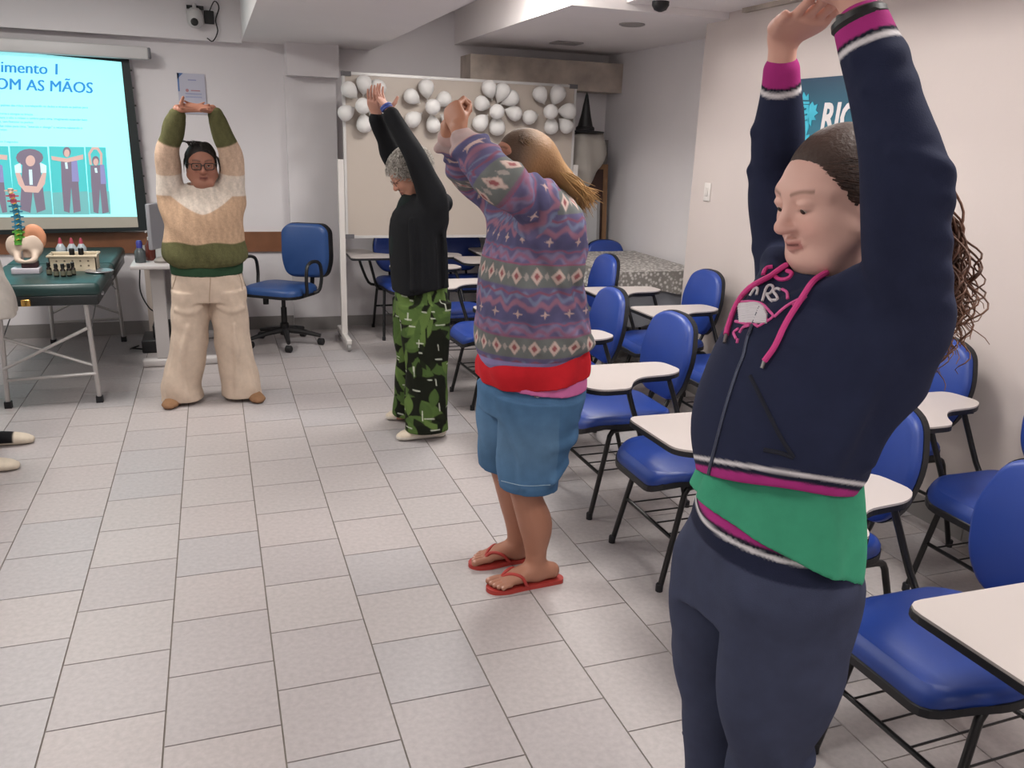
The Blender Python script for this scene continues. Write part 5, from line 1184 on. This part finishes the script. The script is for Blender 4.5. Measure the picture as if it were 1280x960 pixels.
    for k in range(330):                                     # pointed leaves
        cu, cv, an, L, Wd = g.choice((-1, 1))*(.7+g.uniform(-.4, .4)), g.uniform(.0, .92), g.uniform(0, PI), g.uniform(.055, .10), g.uniform(.022, .042)
        x, y = u-cu, v-cv; a = (x*math.cos(an)+y*math.sin(an))/L; b = (-x*math.sin(an)+y*math.cos(an))/Wd; d = np.abs(b)-(1-a*a); m = np.clip(-d*7, 0, 1)*(np.abs(a) < 1)
        if m.max() > 0: C = mixc(C, m*.95, ('#4f6634', '#465c2f', '#5a713a', '#15180f')[k % 4])
    for k in range(130):                                      # white dashes
        cu, cv, L = g.choice((-1, 1))*(.7+g.uniform(-.4, .4)), g.uniform(.03, .9), g.uniform(.012, .032); x, y = (u-cu, v-cv) if k % 3 else (v-cv, u-cu)
        C = mixc(C, band(x, -L, L, .004)*band(y+.06*x, -.0028, .0028, .003)*.9, '#c9cdbd')
    put('leaf_trousers', (V, Q, C), M_cloth, W)
    shoe(W, 'trainer', (-.085, .165, .0), (.150, .168, 0), .046, .075, ('#cfc4b4', '#d6cfc4', '#c9bcaa'), .028); shoe(W, 'trainer', (-.085, -.185, .0), (.140, -.195, 0), .046, .075, ('#cfc4b4', '#d6cfc4', '#c9bcaa'), .028)
    # curly grey hair
    F = Field(H.c-.17, H.c+.17, .0048); P = H.P; g = np.random.default_rng(5)
    F.ell(P(-.022, 0, .045), (.104, .088, .092), H.R); F.ell(P(-.07, 0, .0), (.08, .088, .08), H.R, .02)
    F.ell(P(.105, 0, -.02), (.080, .10, .095), H.R, .004, '-'); F.ell(P(.03, 0, -.095), (.07, .13, .085), H.R, .006, '-')
    V, Q = F.mesh(1); parts = [(V, Q, flatcol(V, '#8e8880'))]
    def st(g):
        while True:
            d = nrm(g.normal(size=3)); p0 = np.array((-.030, 0, .038))+d*np.array((.112, .092, .096))
            if p0[0] < .075-.9*max(0, .06-p0[2]) and p0[2] > -.08: break
        q = np.array([p0+d*.04*t+np.array((0, 0, -.018))*t*t for t in np.linspace(0, 1, 12)]); t = np.linspace(0, 1, 12); f = 9; ph = g.uniform(0, 6.3); r = .011*g.uniform(.6, 1.3)
        e1 = nrm(np.cross(d, g.normal(size=3))); e2 = np.cross(d, e1); q = q+np.sin(t*f+ph)[:, None]*e1*r+np.cos(t*f+ph)[:, None]*e2*r; return np.array([P(*x) for x in q])
    parts.append(hair_strands(st, 800, 12, .0028, '#aaa49c', .22, 6)); o = put('hair', join(parts), M_hair, W); o['kind'] = 'stuff'
    # glasses and wrist band
    gl = MB()
    for s_ in (1, -1): gl.tube([tuple(H.P(.101, .034*s_+.021*math.cos(t), .004+.018*math.sin(t))) for t in np.linspace(0, 2*PI, 20, endpoint=False)], .0014, 6, True); gl.tube([tuple(H.P(.10, .055*s_, .01)), tuple(H.P(.04, .075*s_, .012)), tuple(H.P(-.01, .078*s_, .01))], .0014, 6)
    gl.tube([tuple(H.P(.101, .013, .008)), tuple(H.P(.104, 0, .010)), tuple(H.P(.101, -.013, .008))], .0014, 6); gl.build('glasses', mat('brown_frame', '#5a3a30', .3), W)
    ax = nrm(lw-le); u = nrm(np.cross(ax, (1, 0, 0))); v = np.cross(ax, u); c = lw+ax*.052
    for k, off in enumerate((-.006, .006)): MB().tube([tuple(c+ax*off+(u*math.cos(t)*.029+v*math.sin(t)*.026)) for t in np.linspace(0, 2*PI, 24, endpoint=False)], .0065, 8, True).build('wrist_band', mat('blue_band', '#3c4f96', .5), W)
woman_grey()

# ------------------------------------------------------------------ 4. woman in striped knit sweater (presenter)
def woman_cream():
    sk = '#9c6c5a'
    W = person((-.065, 5.35), -PI/2, 'woman with glasses in olive and beige striped knit sweater and cream wide trousers')
    ls, le, lw = np.array((.0, .165, 1.27)), np.array((.045, .172, 1.505)), np.array((.10, .100, 1.715))
    rs, re_, rw = np.array((.0, -.165, 1.265)), np.array((.045, -.172, 1.495)), np.array((.10, -.103, 1.705))
    F = Field((-.22, -.32, 0), (.26, .32, 1.76), .011)
    F.tube([(-.01, 0, .80, .16, .11), (.0, 0, .95, .18, .14), (.0, 0, 1.12, .17, .13), (.0, 0, 1.24, .14, .09), (.01, 0, 1.32, .06, .06)], k=.03)
    for s_ in (1, -1): F.tube([(.0, .10*s_, .70, .09), (.0, .15*s_, .35, .06), (-.01, .20*s_, .06, .035)], k=.03); F.tube([(-.03, .20*s_, .04, .03), (.09, .225*s_, .028, .034, .024)], k=.03)
    for a, b, c in ((ls, le, lw), (rs, re_, rw)): F.tube([tuple(a)+(.045,), tuple(b)+(.038,), tuple(c)+(.028,)], k=.03)
    parts = [skin_mesh(F, sk, 1)]
    H = Head((.035, .010, 1.435), .06, .08, .02, (.95, 1.02, .96)); parts.append(H.build(.0038, sk, '#7d4640', '#2a1c18', (.0, 0, 1.28), fat=.016, browth=.005, lidz=.0085))
    F = Field((.02, -.18, 1.64), (.24, .18, 1.90), .0038)
    for wv, ev, s_ in ((lw, le, 1), (rw, re_, -1)): F.tube([tuple(wv*.75+ev*.25)+(.030,), tuple(wv)+(.027,), tuple(wv+np.array((.005, -.015*s_, .035)))+(.027, .021)], k=.01)
    add_hand(F, lw+np.array((.006, -.014, .034)), (.12, -.98, .06), (.5, .05, .85), (.9, 0, .3), size=.95, ext=.006, fcurl=[(.0, .15, .15), (.0, .15, .15), (.05, .15, .15), (.1, .2, .1)])
    add_hand(F, rw+np.array((.006, .010, .040)), (.12, .98, .06), (.5, -.05, .85), (.9, 0, .3), size=.95, ext=.006, fcurl=[(.0, .15, .15), (.0, .15, .15), (.05, .15, .15), (.1, .2, .1)], tdir=(.1, .1, .95))
    parts.append(skin_mesh(F, '#a8745f', 1)); put('body', join(parts), M_skin, W); H.eyes(W, .05)
    F = Field((-.26, -.34, .84), (.26, .34, 1.76), .0052)
    F.tube([(.0, 0, .875, .205, .165), (.004, 0, .91, .238, .192), (.006, 0, 1.0, .232, .185), (.004, 0, 1.12, .222, .170), (.0, 0, 1.22, .205, .135), (.005, 0, 1.30, .11, .10), (.005, 0, 1.335, .082, .085)], k=.02, flat=True, e=2.2)
    for a, b, c, s_ in ((ls, le, lw, 1), (rs, re_, rw, -1)): F.tube([tuple(a+np.array((0, -.03*s_, -.10)))+(.090,), tuple(a)+(.084,), tuple((a+b)/2)+(.074,), tuple(b)+(.066,), tuple((b+c)/2)+(.060,), tuple(c*.85+b*.15)+(.054,), tuple(c)+(.046,)], k=.045)
    F.tube([(.03, 0, 1.40, .072, .075), (.01, 0, 1.30, .06, .06)], k=.01, op='-')
    F.disp(folds(.004, (12, 16, 22, 0, 1), (-16, 26, 12, 1, .9), (22, -30, 6, 2, .6)))
    V, Q = F.mesh(2); C = flatcol(V, '#b89a80')
    s1, d1, L1 = along(V, [ls, le, lw]); s2, d2, L2 = along(V, [rs, re_, rw]); useL = d1 < d2; sl = np.where(useL, s1, s2); Lx = np.where(useL, L1, L2); dm = np.minimum(d1, d2); arm = (dm < .10)*(sl > .05)
    yoke = 1.165+.10*np.clip(np.abs(V[:, 1])/.17, 0, 1)**1.5
    C = mixc(C, (~arm)*band(V[:, 2], -1, 1.0+.006*np.sin(V[:, 1]*30), .006), '#5d5c3e'); C = mixc(C, (~arm)*band(V[:, 2], yoke, 9, .008), '#d2c6ba'); C = mixc(C, arm*band(sl, -1, .13, .01), '#d2c6ba')
    C = mixc(C, arm*band(sl, .13, .30, .01), '#c3a893'); C = mixc(C, arm*band(sl, .30, 9, .008), '#5d5c3e'); C = C*(1+.16*vnoise(V, 150, 3)+.08*vnoise(V, 50, 4))[:, None]
    put('knit_sweater', (V, Q, C), M_knit, W)
    F = Field((-.24, -.28, .78), (.24, .28, .95), .006); F.tube([(.0, 0, .80, .205, .160), (.0, 0, .86, .210, .165), (.0, 0, .93, .2, .155)], k=.01, flat=True); F.tube([(.0, 0, .76, .196, .150), (.0, 0, .84, .196, .150)], k=.004, op='-', flat=True)
    V, Q = F.mesh(2); put('undershirt', (V, Q, flatcol(V, '#2f4a35')), M_cloth, W)
    F = Field((-.22, -.34, .0), (.24, .34, .90), .0052)
    F.tube([(.0, 0, .86, .185, .145), (.0, 0, .76, .205, .160), (.0, 0, .64, .218, .155)], k=.03, flat=True)
    for s_, x in ((1, .155), (-1, -.195)):
        F.tube([(.0, .105*s_, .70, .110, .150), (.002, .112*s_-.0, .55, .112, .135), (.004, .125*s_ if s_ > 0 else -.145, .32, .108, .118), (.006, x, .12, .118, .122), (.008, x, .022, .126, .128)], k=.012, flat=True)
        for st in ([(.12, .04*s_, .62, .010), (.13, .12*s_, .585, .012), (.09, .19*s_, .60, .01)], [(.13, .13*s_, .5, .008), (.125, x-.02*s_, .3, .012), (.12, x-.03*s_, .06, .012)], [(.07, x-.01*s_, .45, .008), (.08, x+.06*s_, .2, .012), (.085, x+.08*s_, .05, .012)]): F.tube(st, k=.022)
    F.tube([(.175, .0, .68, .008), (.16, .0, .58, .012), (.13, -.005, .5, .015)], k=.03, op='-')
    F.disp(folds(.0028, (12, 22, 18, 0, 1), (-14, 20, 26, 1, .8)))
    V, Q = F.mesh(2); C = flatcol(V, '#c6b3a2')*(1+.05*vnoise(V, 30, 2))[:, None]; tr = put('wide_trousers', (V, Q, C), M_cloth, W)
    bpy.context.view_layer.update(); bv = bvh_of(tr); inv = W.matrix_world.inverted(); M_s2 = mat('seam_cream', '#a8937f', .9)
    for pts in ([(262, 337), (263, 350), (262, 368), (262, 380)], [(222, 338), (219, 350), (215, 362)], [(296, 337), (301, 350), (303, 362)]):
        d = draped(bv, inv, pts, .0004, 14)
        if len(d) > 3: MB().tube(d, .0025, 5).build('seam', M_s2, W)
    for s_, x in ((1, .235), (-1, -.255)): shoe(W, 'shoe', (-.02, x-.03*s_, 0), (.165, x+.02*s_, 0), .048, .062, ('#86654b', '#6b5140'), .012)
    # hair drawn back
    F = Field(H.c-.16, H.c+.16, .0045); P = H.P
    F.ell(P(-.020, 0, .040), (.102, .083, .092), H.R); F.ell(P(-.03, 0, -.005), (.085, .084, .07), H.R, .03); F.ell(P(.10, 0, -.022), (.100, .090, .108), H.R, .004, '-'); F.ell(P(.03, 0, -.11), (.078, .13, .10), H.R, .006, '-')
    V, Q = F.mesh(1); parts = [(V, Q, flatcol(V, '#17110f'))]
    def st(g):
        x = g.uniform(-.09, .062); f = math.sqrt(max(.05, 1-((x+.02)/.106)**2)); s_ = g.choice((-1, 1)); a1 = g.uniform(1.2, 1.75); dx = g.uniform(-.045, -.01); li = g.uniform(1.0, 1.035)
        return np.array([P(x+dx*t**1.5, .084*f*li*math.sin(s_*a1*t+.12), .040+.094*f*li*math.cos(a1*t)+.004*math.sin(t*9+x*60)) for t in np.linspace(0, 1, 14)])
    parts.append(hair_strands(st, 320, 14, .0022, '#1e1613', .45, 16))
    def st3(g): x = g.uniform(-.03, .05); y = g.uniform(-.06, .03); return np.array([P(*c) for c in catmull([(x, y, .115), (x+.01, y-.012, .137), (x+.02, y-.04+g.normal()*.012, .143+g.normal()*.006)], 14)])
    parts.append(hair_strands(st3, 40, 14, .0018, '#1e1613', .45, 18))
    def st2(g): s_ = 1 if g.uniform() < .7 else -1; return np.array([P(*x) for x in catmull([(.02, .080*s_, .06), (.03, .094*s_, .02+g.normal()*.008), (.035+g.normal()*.006, .098*s_, -.02+g.normal()*.015)], 14)])
    parts.append(hair_strands(st2, 60, 14, .0022, '#1c1512', .35, 17)); o = put('hair', join(parts), M_hair, W); o['kind'] = 'stuff'
    gl = MB()
    for s_ in (1, -1):
        gl.tube([tuple(H.P(.106, .034*s_+q[0], .005+q[1])) for q in rounded([(-.025, -.019), (.025, -.019), (.027, .018), (-.026, .018)], .012, 4)], .0026, 6, True)
        gl.tube([tuple(H.P(.104, .060*s_, .018)), tuple(H.P(.05, .083*s_, .018)), tuple(H.P(-.01, .086*s_, .012))], .0024, 6)
    gl.tube([tuple(H.P(.106, .010, .010)), tuple(H.P(.110, 0, .012)), tuple(H.P(.106, -.010, .010))], .0026, 6); gl.build('glasses', mat('dark_frame', '#1c1414', .3), W)
    for s_ in (1, -1):
        mb = MB(); mb.plate(rounded([(-.024, -.018), (.024, -.018), (.026, .017), (-.025, .017)], .011, 4), 0, .0012, lambda x, y, z: tuple(H.P(.105+z, .034*s_+x, .005+y)))
        m = mat('lens_glass', '#ffffff', .05); m.node_tree.nodes['Principled BSDF'].inputs['Transmission Weight'].default_value = 1; m.node_tree.nodes['Principled BSDF'].inputs['IOR'].default_value = 1.1; mb.build('lens', m, W)
woman_cream()

# ------------------------------------------------------------------ 5. person at the table, mostly outside the picture
def person_coat():
    W = person((-1.19, 4.58), 0, 'person in pale coat and black canvas shoes beside the massage table')
    F = Field((-.25, -.32, 0), (.28, .32, 1.75), .012)
    F.tube([(.0, 0, .80, .15, .12), (.0, 0, 1.0, .145, .12), (.0, 0, 1.25, .15, .11), (-.01, 0, 1.40, .14, .08), (.0, 0, 1.48, .06, .06)], k=.03)
    for s_ in (1, -1):
        F.tube([(.0, .10*s_, .82, .08), (.0, .15*s_, .45, .055), (-.03, .19*s_, .06, .035)], k=.03); F.tube([(-.05, .19*s_, .04, .03), (.10, .19*s_, .028, .034, .022)], k=.03)
        F.tube([(-.01, .17*s_, 1.38, .045), (-.03, .235*s_, 1.12, .036), (.05, .20*s_, .92, .026)], k=.03)
    parts = [skin_mesh(F, '#a87c69', 1)]; H = Head((.01, 0, 1.585), .2, 0, 0, .96); parts.append(H.build(.005, '#a87c69', '#8a5048', '#33241e', (-.01, 0, 1.44)))
    F = Field((-.02, -.28, .76), (.16, .28, .96), .005)
    for s_ in (1, -1): add_hand(F, (.05, .20*s_, .92), (.45, -.05*s_, -.85), (-.2, -.9*s_, 0), (.8, 0, .3), size=.92)
    parts.append(skin_mesh(F, '#a87c69', 1)); put('body', join(parts), M_skin, W); H.eyes(W, .2)
    F = Field((-.28, -.34, .70), (.32, .34, 1.56), .007)
    F.tube([(.01, 0, .745, .205, .235), (.01, 0, .85, .200, .225), (.01, 0, 1.0, .188, .185), (.005, 0, 1.2, .188, .150), (-.005, 0, 1.38, .180, .115), (.0, 0, 1.48, .09, .085)], k=.02, flat=True, e=2.1)
    for s_ in (1, -1): F.tube([(-.01, .165*s_, 1.36, .075), (-.03, .235*s_, 1.12, .062), (.05, .205*s_, .94, .050)], k=.04)
    F.disp(folds(.005, (14, 22, 12, 0, 1), (-20, 30, 8, 1, .8))); V, Q = F.mesh(2); put('coat', (V, Q, flatcol(V, '#b9b3ac')), M_cloth, W)
    F = Field((-.20, -.32, .02), (.20, .32, .92), .008)
    F.tube([(.0, 0, .90, .165, .135), (.0, 0, .75, .180, .145)], k=.03, flat=True)
    for s_ in (1, -1): F.tube([(.0, .10*s_, .78, .095, .11), (.0, .15*s_, .45, .07), (-.03, .19*s_, .07, .055)], k=.02)
    V, Q = F.mesh(2); put('trousers', (V, Q, flatcol(V, '#2b2629')), M_cloth, W)
    for s_ in (1, -1): shoe(W, 'canvas_shoe', (-.08, .19*s_, 0), (.185, .19*s_, 0), .046, .078, ('#17171a', '#cbbfae', '#cbbfae'), .020)
    F = Field(H.c-.17, H.c+.17, .006); P = H.P; F.ell(P(-.022, 0, .042), (.106, .088, .096), H.R); F.ell(P(-.05, 0, -.04), (.07, .085, .10), H.R, .03); F.ell(P(.10, 0, -.02), (.086, .095, .10), H.R, .004, '-'); F.ell(P(.04, 0, -.11), (.075, .12, .09), H.R, .006, '-')
    V, Q = F.mesh(1); put('hair', (V, Q, flatcol(V, '#2a1d18')), M_hair, W)
person_coat()
